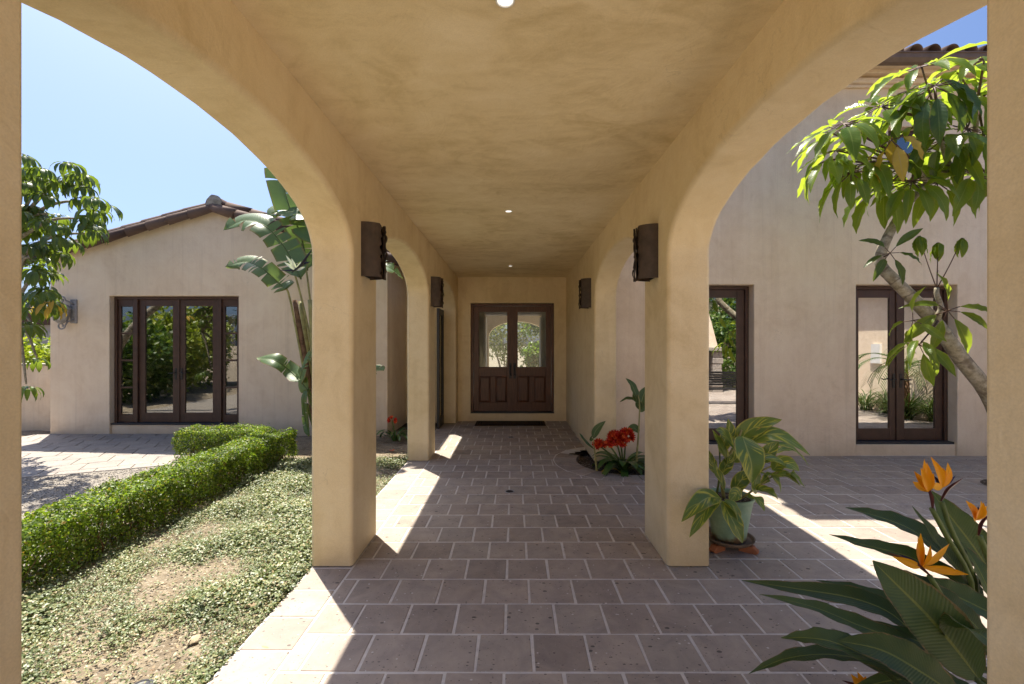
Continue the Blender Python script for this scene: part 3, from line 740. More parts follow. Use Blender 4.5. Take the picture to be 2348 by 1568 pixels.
tag(MB().add(cv, cf).build('curtain', M['white'], None, True), 'white curtain hanging inside the left sidelight of the gabled house', 'curtain')
m = MB(); m.box(-6.35, -5.2, 11.2, 11.9, .17, .95); m.box(-6.38, -5.17, 11.17, 11.93, .951, 1.0)
tag(m.build('cabinet', M['orange'], bevel=.01), 'orange brown wooden cabinet inside the gabled house behind the door glass', 'cabinet')

# low garden wall beside it
m = MB(); m.box(-16, GX0 - .004, 9.05, 9.28, -.05, 1.27); gw = m.build('garden_wall', M['house'], bevel=.01); tag(gw, 'low tan garden wall left of the gabled house with a bright shrub behind', 'wall')
MB().box(-16, GX0 - .004, 9.02, 9.31, 1.271, 1.31).build('coping', M['mortar'], gw, bevel=.008)

# ------------------------------------------------------------------ two storey house on the right
HY = 6.91
th = thing('two_storey_house', (5, HY, 0), 'tall two storey pinkish tan stucco house wall with dark glazed doors', 'house')
wall_grid(MB(), XRO + .002, 12.0, -.05, 6.1, HY, HY + .34, [(2.10, 3.66, -.06, 2.60), (5.21, 6.75, -.06, 2.60), (5.70, 6.35, 4.36, 5.0)]).build('wall', M['house'], th, bevel=.012)
for x0, x1 in ((2.10, 3.66), (5.21, 6.75)):
    MB().box(x0, x1, HY + .03, HY + .33, -.05, .165).build('door_step', M['house'], th, bevel=.01)
    MB().box(x0 - .0, x1, HY + .05, HY + .33, .166, .20).build('door_sill', M['sill'], th, bevel=.004)
    french(th, x0 + .005, x1 - .005, .20, 2.595, HY + .15, 0, M['glass'])
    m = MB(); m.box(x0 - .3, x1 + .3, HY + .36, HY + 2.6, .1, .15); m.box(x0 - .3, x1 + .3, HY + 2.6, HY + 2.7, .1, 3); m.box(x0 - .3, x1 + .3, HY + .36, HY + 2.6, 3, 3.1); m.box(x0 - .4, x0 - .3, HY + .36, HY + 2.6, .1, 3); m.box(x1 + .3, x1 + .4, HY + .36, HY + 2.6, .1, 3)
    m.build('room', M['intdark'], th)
fr = leaf_frame(5.705, 6.345, 4.365, 4.995, HY + .12, HY + .18, .07, .07, .08); uw = fr.build('upper_window', M['frame'], th, bevel=.004)
MB().box(5.77, 6.28, HY + .15, HY + .156, 4.44, 4.93).build('glass_pane', M['glass_gable'], uw)
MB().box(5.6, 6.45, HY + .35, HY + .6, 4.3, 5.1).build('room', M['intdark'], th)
m = MB(); m.box(XRO + .004, 12, HY - .09, HY - .002, 5.62, 5.70); m.box(XRO + .004, 12, HY - .05, HY - .002, 5.57, 5.619); m.build('cornice', M['house'], th, bevel=.02)
m = MB(); m.box(XRO - .2, 12.3, 6.602, HY - .005, 5.80, 5.864); m.box(XRO - .2, 12.3, HY - .13, HY - .004, 5.74, 5.799); m.build('soffit', M['house'], th, bevel=.01)
gt = MB(); prof = [(6.60, 5.735), (6.53, 5.745), (6.49, 5.79), (6.485, 5.845), (6.47, 5.85), (6.47, 5.865), (6.60, 5.865)]
q = len(prof); gt.add([(x, y, z) for x in (XRO - .2, 12.3) for y, z in prof], [(i, (i + 1) % q, (i + 1) % q + q, i + q) for i in range(q)] + [tuple(range(q))[::-1], tuple(range(q, 2 * q))]); gt.build('gutter', M['gutter'], th)
sl2 = MB(); sl2.add([(XRO - .2, 6.55, 5.87), (12.3, 6.55, 5.87), (12.3, 11, 7.3), (XRO - .2, 11, 7.3), (XRO - .2, 6.55, 5.895), (12.3, 6.55, 5.895), (12.3, 11, 7.34), (XRO - .2, 11, 7.34)], [(0, 3, 2, 1), (4, 5, 6, 7), (0, 1, 5, 4), (0, 4, 7, 3), (1, 2, 6, 5)])
hr = sl2.build('roof', M['roof'], th); et = barrel(.46, .108, .098, 12).mesh('roof_tile', M['roof'], True); slp = math.atan(1.36 / 4.45)
for i in range(24):
    for j in range(2):
        o = bpy.data.objects.new('roof_tile', et); COL.objects.link(o); o.parent = hr
        o.matrix_basis = Matrix.Translation((3.9 + i * .262 + rr.uniform(-.006, .006), 6.49 + j * .38, 5.86 + j * .38 * math.tan(slp) + j * .012)) @ Matrix.Rotation(R(90), 4, 'Z') @ Matrix.Rotation(-slp, 4, 'Y')
MB().box(1.9, 12, 11, 11.2, 0, 7.3).build('back_wall', M['house'], th)
# ------------------------------------------------------------------ fixtures
def dup(o, parent=None):
    c = o.copy(); COL.objects.link(c)
    if parent: c.parent = parent
    for ch in list(o.children): dup(ch, c)
    return c
def sconce():
    t = thing('wall_sconce', (0, 0, 0), 'x', 'wall lamp', 'brown steel sconces along the walkway walls'); r_ = random.Random(9)
    A_, B_, H = .15, .115, .44
    def pt(th, z, k=1.0): return (A_ * k * math.sin(th), -B_ * k * math.cos(th), z)
    def sheet(edge, start, sgn):
        m = MB(); nz, na = 26, 9
        for lay, kk in ((0, 1.0), (1, .965)):
            vs, fs = [], []
            for i in range(nz + 1):
                z = H * i / nz
                for j in range(na + 1):
                    th = start + (edge(z) - start) * j / na; vs.append(pt(th, z, kk))
            for i in range(nz):
                for j in range(na):
                    f = (i * (na + 1) + j, i * (na + 1) + j + 1, (i + 1) * (na + 1) + j + 1, (i + 1) * (na + 1) + j); fs.append(f if lay == 0 else f[::-1])
            m.add(vs, fs)
        q = (nz + 1) * (na + 1)
        for j in range(na): m.f += [(j + 1, j, q + j, q + j + 1), (nz * (na + 1) + j, nz * (na + 1) + j + 1, q + nz * (na + 1) + j + 1, q + nz * (na + 1) + j)]
        for i in range(nz): a, b = i * (na + 1) + na, (i + 1) * (na + 1) + na; m.f.append((b, a, q + a, q + b))
        m.build('shell', M['rust'], t, 2)
    n1 = [r_.uniform(-.05, .05) for _ in range(30)]; n2 = [r_.uniform(-.05, .05) for _ in range(30)]
    e1 = lambda z: 1.22 + n1[int(z / H * 28)] + (.10 if int(z / H * 26) % 4 == 0 else 0) - (.10 if int(z / H * 26) % 4 == 2 else 0)
    e2 = lambda z: 1.92 + n2[int(z / H * 28)] - (.10 if int(z / H * 26) % 4 == 1 else 0)
    sheet(e1, 0.0, 1); sheet(e2, math.pi, -1)
    for s in range(4):                                          # torn strips layered over the slit
        ctr = 1.36 + s * .14; m = MB(); kk = 1.03 + .035 * (s % 2)
        pts = [pt(ctr + r_.uniform(-.09, .09), H * (-.03 + 1.0 * i / 6), kk + r_.uniform(-.03, .05)) for i in range(7)]
        ribbon(m, pts, .014, (1, 0, 0), lambda v: .8 + .3 * math.sin(v * 23 + s), .3, 18, 1); ribbon(m, [Vector(p) + Vector((-.005, 0, 0)) for p in pts], .014, (1, 0, 0), lambda v: .8, .3, 18, 1)
        m.build('torn_strip', M['rust'], t)
    for i, (z, dy) in enumerate(((.36, .01), (.22, .035), (.09, -.015))):
        m = MB(); c = Vector(pt(1.55 + dy * 4, z, 1.06))
        ribbon(m, [c, c + Vector((.008, dy, -.035)), c + Vector((.002, dy * 1.6, -.075))], .024, (1, 0, .3), ovate, .35, 8, 2)
        ribbon(m, [c, c + Vector((.006, -.01, .02)), c + Vector((.004, -.018, .04))], .014, (1, 0, -.3), ovate, .35, 8, 2)
        m.build('steel_leaf', M['rust'], t)
    MB().box(.0005, .008, -.10, .10, .01, H - .01).build('back_plate', M['black'], t)
    MB().tube([(.06, 0, .1), (.06, 0, .28)], .022, 10).build('bulb', M['lampglass'], t)
    return t
s0 = sconce()
spots = [(XL, 3.765, 2.24, 0, 'rusty steel half-round sconce on the near left pier'), (XR, 3.79, 2.23, math.pi, 'rusty steel half-round sconce on the near right pier'),
         (XL, 6.86, 2.26, 0, 'smaller looking steel sconce on the second left pier, farther from camera'), (XR, 6.95, 2.25, math.pi, 'steel sconce on the solid right wall near the entry door')]
for i, (x, y, z, rz, lab) in enumerate(spots):
    o = s0 if i == 0 else dup(s0)
    o.location = (x, y, z); o.rotation_euler = (0, 0, rz); o['label'] = lab
for y, lab in ((1.965, 'round white ceiling downlight nearest the camera, at the top edge'), (5.07, 'middle of the three white ceiling downlights'), (8.6, 'farthest small white ceiling downlight near the entry wall')):
    x = -.034 if y < 3 else -.05
    t = thing('ceiling_light', (x, y, CEIL), lab, 'ceiling light', 'ceiling downlights')
    MB().lathe([(.042, 0), (.042, -.006), (.036, -.008), (.034, -.002)], (x, y, CEIL), 24).build('trim_ring', M['white'], t, 2)
    MB().lathe([(.034, -.003), (.0005, -.006)], (x, y, CEIL), 24).build('diffuser', M['ledlens'], t)
for y, lab in ((5.23, 'round dark floor drain nearer the camera in the walkway tiles'), (8.3, 'far small floor drain in the tiles near the doormat')):
    t = thing('floor_drain', (-.04, y, 0), lab, 'drain', 'floor drains')
    MB().lathe([(.058, .001), (.058, .006), (.046, .006), (.044, .002)], (-.04, y, 0), 24).build('rim', M['grey_metal'], t, 2)
    m = MB(); m.lathe([(.045, .0025), (.0005, .0025)], (-.04, y, 0), 24); m.build('well', M['black'], t)
    m = MB()
    for k in range(-3, 4): w_ = math.sqrt(max(0, .042 ** 2 - (k * .012) ** 2)); m.box(-.04 - w_, -.04 + w_, y + k * .012 - .003, y + k * .012 + .003, .0028, .005)
    m.build('grate', M['black'], t)
dm = thing('doormat', (-.03, 9.68, 0), 'dark brown coir doormat with a black border before the entry doors', 'doormat')
MB().box(-.80, .68, 9.44, 9.98, .004, .018).build('mat_body', M['mat'], dm, bevel=.004)
m = MB()
for a, b in ((.06, .085), (.11, .135)):
    m.box(-.80 + a, -.80 + b, 9.44 + a, 9.98 - a, .0182, .0196); m.box(.68 - b, .68 - a, 9.44 + a, 9.98 - a, .0182, .0196); m.box(-.80 + b, .68 - b, 9.44 + a, 9.44 + b, .0182, .0196); m.box(-.80 + b, .68 - b, 9.98 - b, 9.98 - a, .0182, .0196)
m.build('mat_stripe', M['matedge'], dm)
gs = thing('garden_spotlight', (-1.84, 2.25, -.03), 'small round grey landscape spotlight in the soil at the bottom edge', 'spotlight')
MB().lathe([(.02, -.05), (.045, -.02), (.052, .03), (.052, .036), (.038, .038)], (-1.84, 2.25, -.035), 20).build('body', M['sill'], gs, 2)
MB().lathe([(.038, .036), (.022, .030), (.020, .036), (.0005, .037)], (-1.84, 2.25, -.035), 20).build('lens', M['sill'], gs, 2)
# grey carriage lantern on the gabled house
lx, ly, lz = -8.27, GY, 2.24
ln = thing('wall_lantern', (lx, ly, lz), 'grey scrolled carriage lantern on the gabled house wall', 'wall lamp')
MB().box(lx - .075, lx + .045, ly - .03, ly - .001, lz - .15, lz + .30).build('back_plate', M['grey_metal'], ln, bevel=.008)
m = MB()
def scroll(c, r, a0, turns, sg):
    return [Vector((c[0] + sg * r * (1 - .6 * k / 20) * math.cos(a0 + turns * 6.28 * k / 20), ly - .14, c[1] + r * (1 - .6 * k / 20) * math.sin(a0 + turns * 6.28 * k / 20))) for k in range(21)]
m.tube([(lx, ly - .02, lz + .2), (lx - .05, ly - .1, lz + .26)] + scroll((lx - .13, lz + .28), .075, 0, 1.1, 1), .014, 7)
m.build('top_scroll', M['grey_metal'], ln, True); m = MB()
m.tube([(lx, ly - .02, lz - .08), (lx - .05, ly - .1, lz - .12)] + scroll((lx - .13, lz - .2), .07, 0, -1.1, 1), .014, 7)
m.build('bottom_scroll', M['grey_metal'], ln, True)
cx_, cy2 = lx - .13, ly - .15
MB().lathe([(.155, .10), (.16, .115), (.10, .19), (.05, .205), (.02, .24), (.0, .25)], (cx_, cy2, lz), 8).build('cap', M['grey_metal'], ln)
MB().lathe([(.135, .10), (.085, -.11)], (cx_, cy2, lz), 8).build('lamp_glass', M['lampglass'], ln)
m = MB()
for i in range(8): a = i * R(45); m.tube([(cx_ + .14 * math.cos(a), cy2 + .14 * math.sin(a), lz + .10), (cx_ + .09 * math.cos(a), cy2 + .09 * math.sin(a), lz - .11)], .007, 5)
m.build('cage', M['grey_metal'], ln); MB().lathe([(.09, -.11), (.07, -.13), (.03, -.16), (.0, -.17)], (cx_, cy2, lz), 10).build('finial', M['grey_metal'], ln, True)

# ------------------------------------------------------------------ plants: materials
M['schef'] = leafmat('umbrella_leaf', (.055, .12, .014), (.12, .20, .022), (.24, .29, .06), (.24, .30, .03), .62, (.60, .74, .05), .33, 14)
M['schefdark'] = leafmat('umbrella_leaf_dark', (.026, .062, .012), (.06, .12, .018), (.12, .16, .04), None, .42, (.36, .48, .03), .34, 12)
M['yellow'] = leafmat('yellowed_leaf', (.46, .30, .025), (.58, .40, .05), (.5, .36, .1), (.36, .20, .03), .4, (.7, .5, .05), .5, 12)
M['strel'] = leafmat('bird_leaf', (.034, .064, .017), (.062, .105, .028), (.18, .21, .04), (.06, .08, .02), .16, (.12, .24, .03), .42, 40, None, .4)
M['banana'] = leafmat('white_bird_leaf', (.085, .15, .055), (.13, .21, .075), (.25, .30, .12), (.20, .16, .05), .35, (.32, .46, .06), .38, 60)
M['clivia'] = leafmat('clivia_leaf', (.04, .095, .018), (.075, .15, .03), (.04, .09, .03), None, .15, (.15, .3, .03), .3, 2)
M['ginger'] = leafmat('variegated_ginger_leaf', (.07, .14, .03), (.12, .20, .04), (.34, .38, .10), (.50, .48, .07), .3, (.36, .46, .05), .32, 2, (.52, .50, .06))
M['gingergreen'] = leafmat('ginger_leaf', (.03, .075, .02), (.06, .12, .03), (.25, .28, .10), (.30, .30, .10), .25, (.25, .36, .04), .38, 24)
M['greenstem'] = simple('green_stem', (.10, .14, .035), .5, .4, .35, 8, .1)
M['palestem'] = simple('pale_stem', (.30, .28, .11), .6, .3, .35, 8, .1)
M['brownstem'] = simple('brown_petiole', (.10, .055, .035), .55, .4, .3, 9, .1)
M['dry'] = simple('dry_sheath', (.17, .10, .06), .9, .15, .5, 12, .5)
M['orangepetal'] = isl_mat('orange_petal', [(0, (.85, .36, .008)), (1, (.90, .47, .018))], .45, .25, .3, (1.0, .8, .3))
M['bluepetal'] = isl_mat('blue_petal', [(0, (.012, .012, .06)), (1, (.02, .018, .09))], .4)
M['bract'] = isl_mat('bract', [(0, (.11, .03, .03)), (1, (.13, .045, .04))], .4, .1)
M['bractgreen'] = isl_mat('bract_green', [(0, (.06, .07, .06)), (1, (.08, .09, .06))], .4, .1)
M['redpetal'] = isl_mat('red_petal', [(0, (.38, .010, .010)), (.5, (.60, .035, .014)), (1, (.78, .16, .03))], .45, .25, .3, (1.1, .5, .4))
M['bluebract'] = isl_mat('dark_bract', [(0, (.03, .03, .045)), (1, (.05, .05, .07))], .4)
M['whitepetal'] = isl_mat('white_petal', [(0, (.6, .58, .6)), (1, (.7, .68, .7))], .5, .2)
def barkmat():
    m, t = newmat('grey_bark'); uv = t.nodes.new('ShaderNodeTexCoord').outputs['UV']; sp = t.nodes.new('ShaderNodeSeparateXYZ'); L_(t, uv, sp.inputs[0])
    v = coords(t); n = noise(t, 14, 6, .7, v); col = ramp(t, n, [(.32, (.16, .135, .085)), (.5, (.32, .285, .21)), (.68, (.44, .41, .33))])
    w = math_(t, 'SINE', math_(t, 'ADD', math_(t, 'MULTIPLY', sp.outputs[1], 120), math_(t, 'MULTIPLY', noise(t, 5, 2, .5, v), 7)))
    ringm = ramp(t, w, [(.9, (0, 0, 0)), (1.0, (1, 1, 1))]); col = mixc(t, math_(t, 'MULTIPLY', ringm, .6), col, (.13, .10, .07))
    out(t, principled(t, col, .85, .2, math_(t, 'SUBTRACT', noise(t, 60, 5, .7, v), math_(t, 'MULTIPLY', ringm, .6)), .6, .01)); return m
M['bark'] = barkmat()

# ------------------------------------------------------------------ umbrella trees (palmate leaves)
def leaflet_lib(n, mat, Lr, Wr, seed, wave=.012, curl=0.0):
    r_ = random.Random(seed); lib = []
    for i in range(n):
        L = 1.0; b = r_.uniform(.5, 1.15) + curl * .6; pts = []; a = r_.uniform(-.15, .1); p = Vector((0, 0, 0)); 
        for k in range(6):
            pts.append(p.copy()); p = p + Vector((0, math.cos(a), math.sin(a))) * .2; a -= b / 5
        m = MB(); ribbon(m, pts, Wr * r_.uniform(.85, 1.15), (0, 0, 1), ovate if i % 2 else petal, r_.uniform(.1, .45), 10, 2, wave * r_.uniform(.5, 1.6), r_.uniform(2.5, 4.5), r_, r_.uniform(-.4, .4))
        lib.append(m.mesh('leaflet', mat, True))
    return lib
SL = leaflet_lib(7, M['schef'], 1, .152, 5, .02); SY = leaflet_lib(3, M['yellow'], 1, .15, 6, .03); SD = leaflet_lib(5, M['schefdark'], 1, .17, 8, .02); ST = leaflet_lib(5, M['schefdark'], 1, .18, 14, .01, 1.0)
def palm_leaf(tree, base, ctr, n, size, droop, lib, r_, upv=None, young=False, stemmat='brownstem', merge=False, spread=6.283):
    """petiole from base to ctr, n leaflets round its end"""
    base, ctr = Vector(base), Vector(ctr); ax = (ctr - base).normalized()
    if upv: ax = (ax * .5 + Vector(upv)).normalized()
    mid = base.lerp(ctr, .5) + Vector((0, 0, -.03 * (ctr - base).length))
    pm = MB(); pm.tube(crom([base, mid, ctr], 6), [.009 * size / .3 * (1 - .35 * i / 6) for i in range(7)], 6)
    u = ax.cross(Vector((.3, .2, 1))).normalized(); w = ax.cross(u); mats = []; a0 = r_.random() * 6.28
    for k in range(n):
        a = a0 + spread * (k + r_.uniform(-.25, .25)) / n; rad = u * math.cos(a) + w * math.sin(a)
        el = r_.uniform(.05, .35); d = (rad * math.cos(el) + ax * math.sin(el)).normalized()
        d = (d + Vector((0, 0, -1)) * droop * r_.uniform(.7, 1.3)).normalized()
        if young: d = (rad * .35 + Vector((0, 0, -.9))).normalized()
        st = .03 * size / .3 * (2.2 if not young else .8); p0 = ctr + (rad * .9 + d * .4) * st
        pm.tube([ctr, p0], .004 * size / .3, 4)
        nz = (ax * .8 + Vector((0, 0, .6)) + rad * (.9 if (droop > .8 or young) else .15)).normalized()
        x = d.cross(nz).normalized(); z = x.cross(d); s = size * r_.uniform(.75, 1.12)
        mats.append(Matrix(((x.x * s, d.x * s, z.x * s, p0.x), (x.y * s, d.y * s, z.y * s, p0.y), (x.z * s, d.z * s, z.z * s, p0.z), (0, 0, 0, 1))))
    if merge:
        for mt in mats:
            me = r_.choice(lib); n0 = len(pm.v); uvd = me.uv_layers[0].data
            pm.v += [tuple(mt @ v.co) for v in me.vertices]; uvs = [None] * len(me.vertices)
            for lp in me.loops: uvs[lp.vertex_index] = tuple(uvd[lp.index].uv)
            pm.uv += uvs; pm.f += [tuple(i + n0 for i in f.vertices) for f in me.polygons]
        return pm.build('leaf', lib[0].materials[0], tree, True)
    lf = pm.build('leaf', M[stemmat], tree, True)
    for mt in mats:
        o = bpy.data.objects.new('leaflet', r_.choice(lib)); COL.objects.link(o); o.parent = lf
        o.matrix_parent_inverse = worldmat(lf).inverted(); o.matrix_basis = mt
    return lf
KT = 1.23
def Q(x, y, D): return P(x, y, D * KT)
DT = 4.15
rt_ = thing('umbrella_tree', (6.0, 5.35, 0), 'leaning umbrella tree with large glossy drooping leaflets outside the right arch', 'tree')
tk = [Vector((6.0, 5.35, -.06)), Vector((5.72, 5.27, .6))] + [Q(x, y, D) for x, y, D in ((2265, 902, 4.25), (2205, 825, 4.22), (2150, 748, 4.2), (2095, 688, 4.17), (2051, 644, 4.15), (2019, 607, 4.15), (2024, 567, 4.14), (2051, 512, 4.12), (2084, 463, 4.12), (2128, 419, 4.14), (2177, 386, 4.18), (2221, 359, 4.22), (2300, 300, 4.3), (2370, 230, 4.4))]
m = MB(); sm = crom(tk, 60); m.tube(sm, [(.076 - .046 * min(1, i / 42)) * KT for i in range(61)], 12); m.build('trunk', M['bark'], rt_, True)
def br(pts, r0, r1):
    m = MB(); q = crom(pts, 10); m.tube(q, [(r0 + (r1 - r0) * i / 10) * KT for i in range(11)], 8); m.build('branch', M['bark'], rt_, True)
br([Q(2128, 419, 4.14), Q(2110, 400, 4.1), Q(2098, 370, 4.05)], .028, .018)
br([Q(2177, 386, 4.18), Q(2160, 330, 4.1), Q(2150, 270, 4.0)], .026, .016)
br([Q(2221, 359, 4.22), Q(2235, 300, 4.15), Q(2240, 230, 4.05)], .026, .016)
tw = [Q(2150, 748, 4.17), Q(2150, 725, 4.12), Q(2157, 705, 4.1), Q(2147, 675, 4.08), Q(2147, 660, 4.08)]
br(tw, .026, .018)
r5 = random.Random(21)
A1, A2, A3, A4 = Q(2098, 370, 4.05), Q(2150, 270, 4.0), Q(2240, 230, 4.05), Q(2221, 359, 4.22)
RS = [  # centre x, y, depth, origin, leaflets, size, droop, library
    (2112, 153, 3.95, A2, 10, .31, .45, SL), (2142, 197, 3.7, A2, 9, .36, 1.3, SD), (2256, 134, 3.9, A3, 9, .33, .7, SL), (2018, 244, 4.0, A2, 9, .30, .5, SL),
    (1933, 284, 4.0, A1, 9, .32, .7, SL), (2043, 320, 3.85, A1, 5, .30, 1.2, SY), (2216, 296, 3.9, A3, 9, .31, .6, SL), (2095, 292, 4.1, A2, 9, .29, .5, SL),
    (2192, 352, 4.1, A4, 9, .30, .6, SL), (2256, 318, 3.95, A3, 8, .33, .9, SD), (1990, 372, 4.05, A1, 9, .31, 1.0, SL), (1915, 345, 4.1, A1, 8, .29, 1.0, SL),
    (2090, 415, 4.0, A1, 9, .31, 1.1, SL), (2150, 420, 4.15, A4, 8, .31, 1.1, SL), (2232, 398, 4.05, A4, 9, .33, .9, SL), (2062, 260, 4.2, A2, 8, .28, .6, SL),
    (2200, 235, 4.1, A3, 8, .30, .8, SL), (2044, 395, 4.2, A1, 8, .28, 1.0, SL), (2195, 165, 4.15, A3, 8, .30, .6, SL), (2120, 345, 4.25, A1, 8, .28, .8, SL), (1968, 305, 4.2, A1, 8, .28, .9, SL),
    (2255, 225, 4.0, A3, 9, .32, .8, SL),
    (2106, 790, 4.0, Q(2150, 735, 4.1), 7, .27, 1.5, SL), (2172, 712, 4.0, Q(2157, 708, 4.1), 6, .27, .9, SL), (2092, 735, 4.05, Q(2150, 720, 4.1), 3, .24, .5, SL),
    (2040, 580, 4.0, Q(2022, 590, 4.14), 6, .20, .4, SD), (1905, 305, 4.05, A1, 8, .29, .9, SL), (1950, 395, 4.0, A1, 8, .32, 1.8, SL), (2030, 425, 4.1, A1, 8, .31, 1.9, SL), (1900, 365, 4.1, A1, 8, .30, 1.7, SL), (2075, 210, 4.1, A2, 8, .30, .7, SL), (2160, 320, 3.9, A2, 8, .30, .9, SD), (2100, 240, 3.9, A2, 8, .29, .9, SL), (2290, 420, 4.2, A4, 8, .3, .9, SL), (2300, 180, 4.1, A3, 8, .3, .8, SL)]
for x, y, D, o_, n_, sz_, dr, lib in RS: palm_leaf(rt_, o_, Q(x, y, D), n_ if lib is not SL else min(10, n_ + 1), sz_ * KT * 1.16, dr if lib is not SL else dr * .62, lib, r5, upv=(r5.uniform(-.5, .3), r5.uniform(-.9, -.2), .9) if (lib is SL and y < 600) else None)
for x, y, D in ((2106, 541, 4.0), (2150, 556, 4.1), (2206, 546, 4.05), (2150, 620, 4.1)):
    palm_leaf(rt_, Q(2147, 662, 4.08), Q(x, y, D), 7 if y < 600 else 2, (.17 if y < 600 else .05) * KT, 1.0, SL, r5, young=True)
# left tree: smaller in the picture, one mesh per compound leaf
lt = thing('umbrella_tree', (-10.2, 6.2, 0), 'dense dark green umbrella tree against the sky at the left edge', 'tree')
r6 = random.Random(31); LTo = Vector((-7.9, 6.9, 2.6))
m = MB(); m.tube(crom([(-10.2, 6.2, -.06), (-9.9, 6.3, 1.2), (-9.2, 6.5, 2.1), (-8.2, 6.7, 2.8), (-7.2, 6.7, 3.6)], 16), [.11 - .05 * i / 16 for i in range(17)], 10); m.build('trunk', M['bark'], lt, True)
blobs = [(110, 420, 62, 11), (60, 385, 40, 6), (185, 395, 40, 7), (215, 460, 36, 6), (110, 490, 55, 10), (190, 500, 32, 4), (60, 500, 45, 8), (215, 535, 22, 3), (130, 555, 36, 5), (70, 590, 42, 8), (95, 640, 38, 7), (60, 685, 38, 6), (110, 690, 26, 4), (75, 745, 22, 3), (85, 822, 10, 1), (60, 880, 12, 1), (-30, 430, 70, 8)]
nodes = []
for bx_, by_, br_, n_ in blobs:
    c = P(bx_, by_, 6.7); root_ = Vector((-7.35, 6.75, min(3.5, max(2.0, c.z - .3))))
    m = MB(); m.tube(crom([root_, root_.lerp(c, .5) + Vector((0, 0, .12)), c], 8), [.03 - .018 * i / 8 for i in range(9)], 6); m.build('branch', M['bark'], lt, True)
    for k in range(n_):
        a, q = r6.random() * 6.28, math.sqrt(r6.random()) * br_
        p = P(bx_ + q * math.cos(a), by_ + q * math.sin(a) * .9, r6.uniform(6.1, 7.2)); b0 = c.lerp(p, .35) + Vector((0, 0, -.05))
        yel = by_ > 600 and r6.random() < .08
        palm_leaf(lt, b0, p, r6.randint(8, 10), r6.uniform(.19, .25), r6.uniform(.5, 1.1), SY if yel else ST, r6, upv=(0, 0, 1), merge=True)
palm_leaf(lt, P(95, 690, 6.5), P(122, 692, 6.2), 5, .24, 1.4, SY, r6, merge=True)

# ------------------------------------------------------------------ white bird of paradise (banana-like)
bn = thing('white_bird_of_paradise', (-2.95, 7.5, 0), 'tall banana-like plant with torn leaves beside the gabled house', 'plant')
def torn(name, pts, w, nrm, tears, r_, parent, droop=.25):
    """a paddle leaf torn to the rib in places; the strips between tears hang unevenly"""
    nl = 26; sp = crom(pts, nl); nrm = Vector(nrm); m = MB()
    for sgn in (-1, 1):
        cuts = sorted(r_.sample(range(3, nl - 2), tears)); segs = [0] + cuts + [nl]
        for a, b in zip(segs[:-1], segs[1:]):
            dz = r_.uniform(-.5, 1.0) * droop * w * (1.5 if r_.random() < .3 else .7); cut = r_.uniform(.86, 1.02); vs, uv, fs = [], [], []
            nn = b - a
            for i in range(a, b + 1):
                v = i / nl; t = (sp[min(i + 1, nl)] - sp[max(i - 1, 0)]).normalized(); sd = t.cross(nrm).normalized(); up = sd.cross(t); ww_ = w * paddle(v) * cut
                sh = ((i - a) / max(1, nn) - .5) * -.03 * tears * .25
                for j in range(5):
                    u = j / 4; p = sp[i] + sd * sgn * u * ww_ * .95 + up * (u * ww_ * .30 - u * u * (dz + .18 * ww_)) + t * sh * u; vs.append(p); uv.append((.5 + sgn * u * .5, v))
            for i in range(nn):
                for j in range(4): f = (i * 5 + j, i * 5 + j + 1, (i + 1) * 5 + j + 1, (i + 1) * 5 + j); fs.append(f if sgn > 0 else f[::-1])
            m.add(vs, fs, uv)
    lf = m.build(name, M['banana'], parent, True)
    m2 = MB(); m2.tube(sp, [.014 * (1 - .8 * i / nl) for i in range(nl + 1)], 6); m2.build('midrib', M['greenstem'], lf, True); return lf
def petiole(pts, r0, r1, par, mat='greenstem'):
    m = MB(); q = crom(pts, 12); m.tube(q, [r0 + (r1 - r0) * i / 12 for i in range(13)], 8); m.build('petiole', M[mat], par, True)
r7 = random.Random(12); bz = 7.5
bs = [P(735, 1000, bz), P(728, 900, bz), P(716, 780, bz), P(708, 690, bz)]
for s in range(5):                                            # overlapping sheaths form the false stem
    o_ = Vector((.06 * math.cos(s * 1.3), .06 * math.sin(s * 1.3), 0)); q = [p + o_ * (1 + .9 * i) for i, p in enumerate(bs)]
    m = MB(); m.tube(crom([Vector((q[0].x, q[0].y, -.05))] + q, 14), [.075 - .04 * i / 14 for i in range(15)], 8); m.build('sheath', M['dry'] if s % 2 else M['palestem'], bn, True)
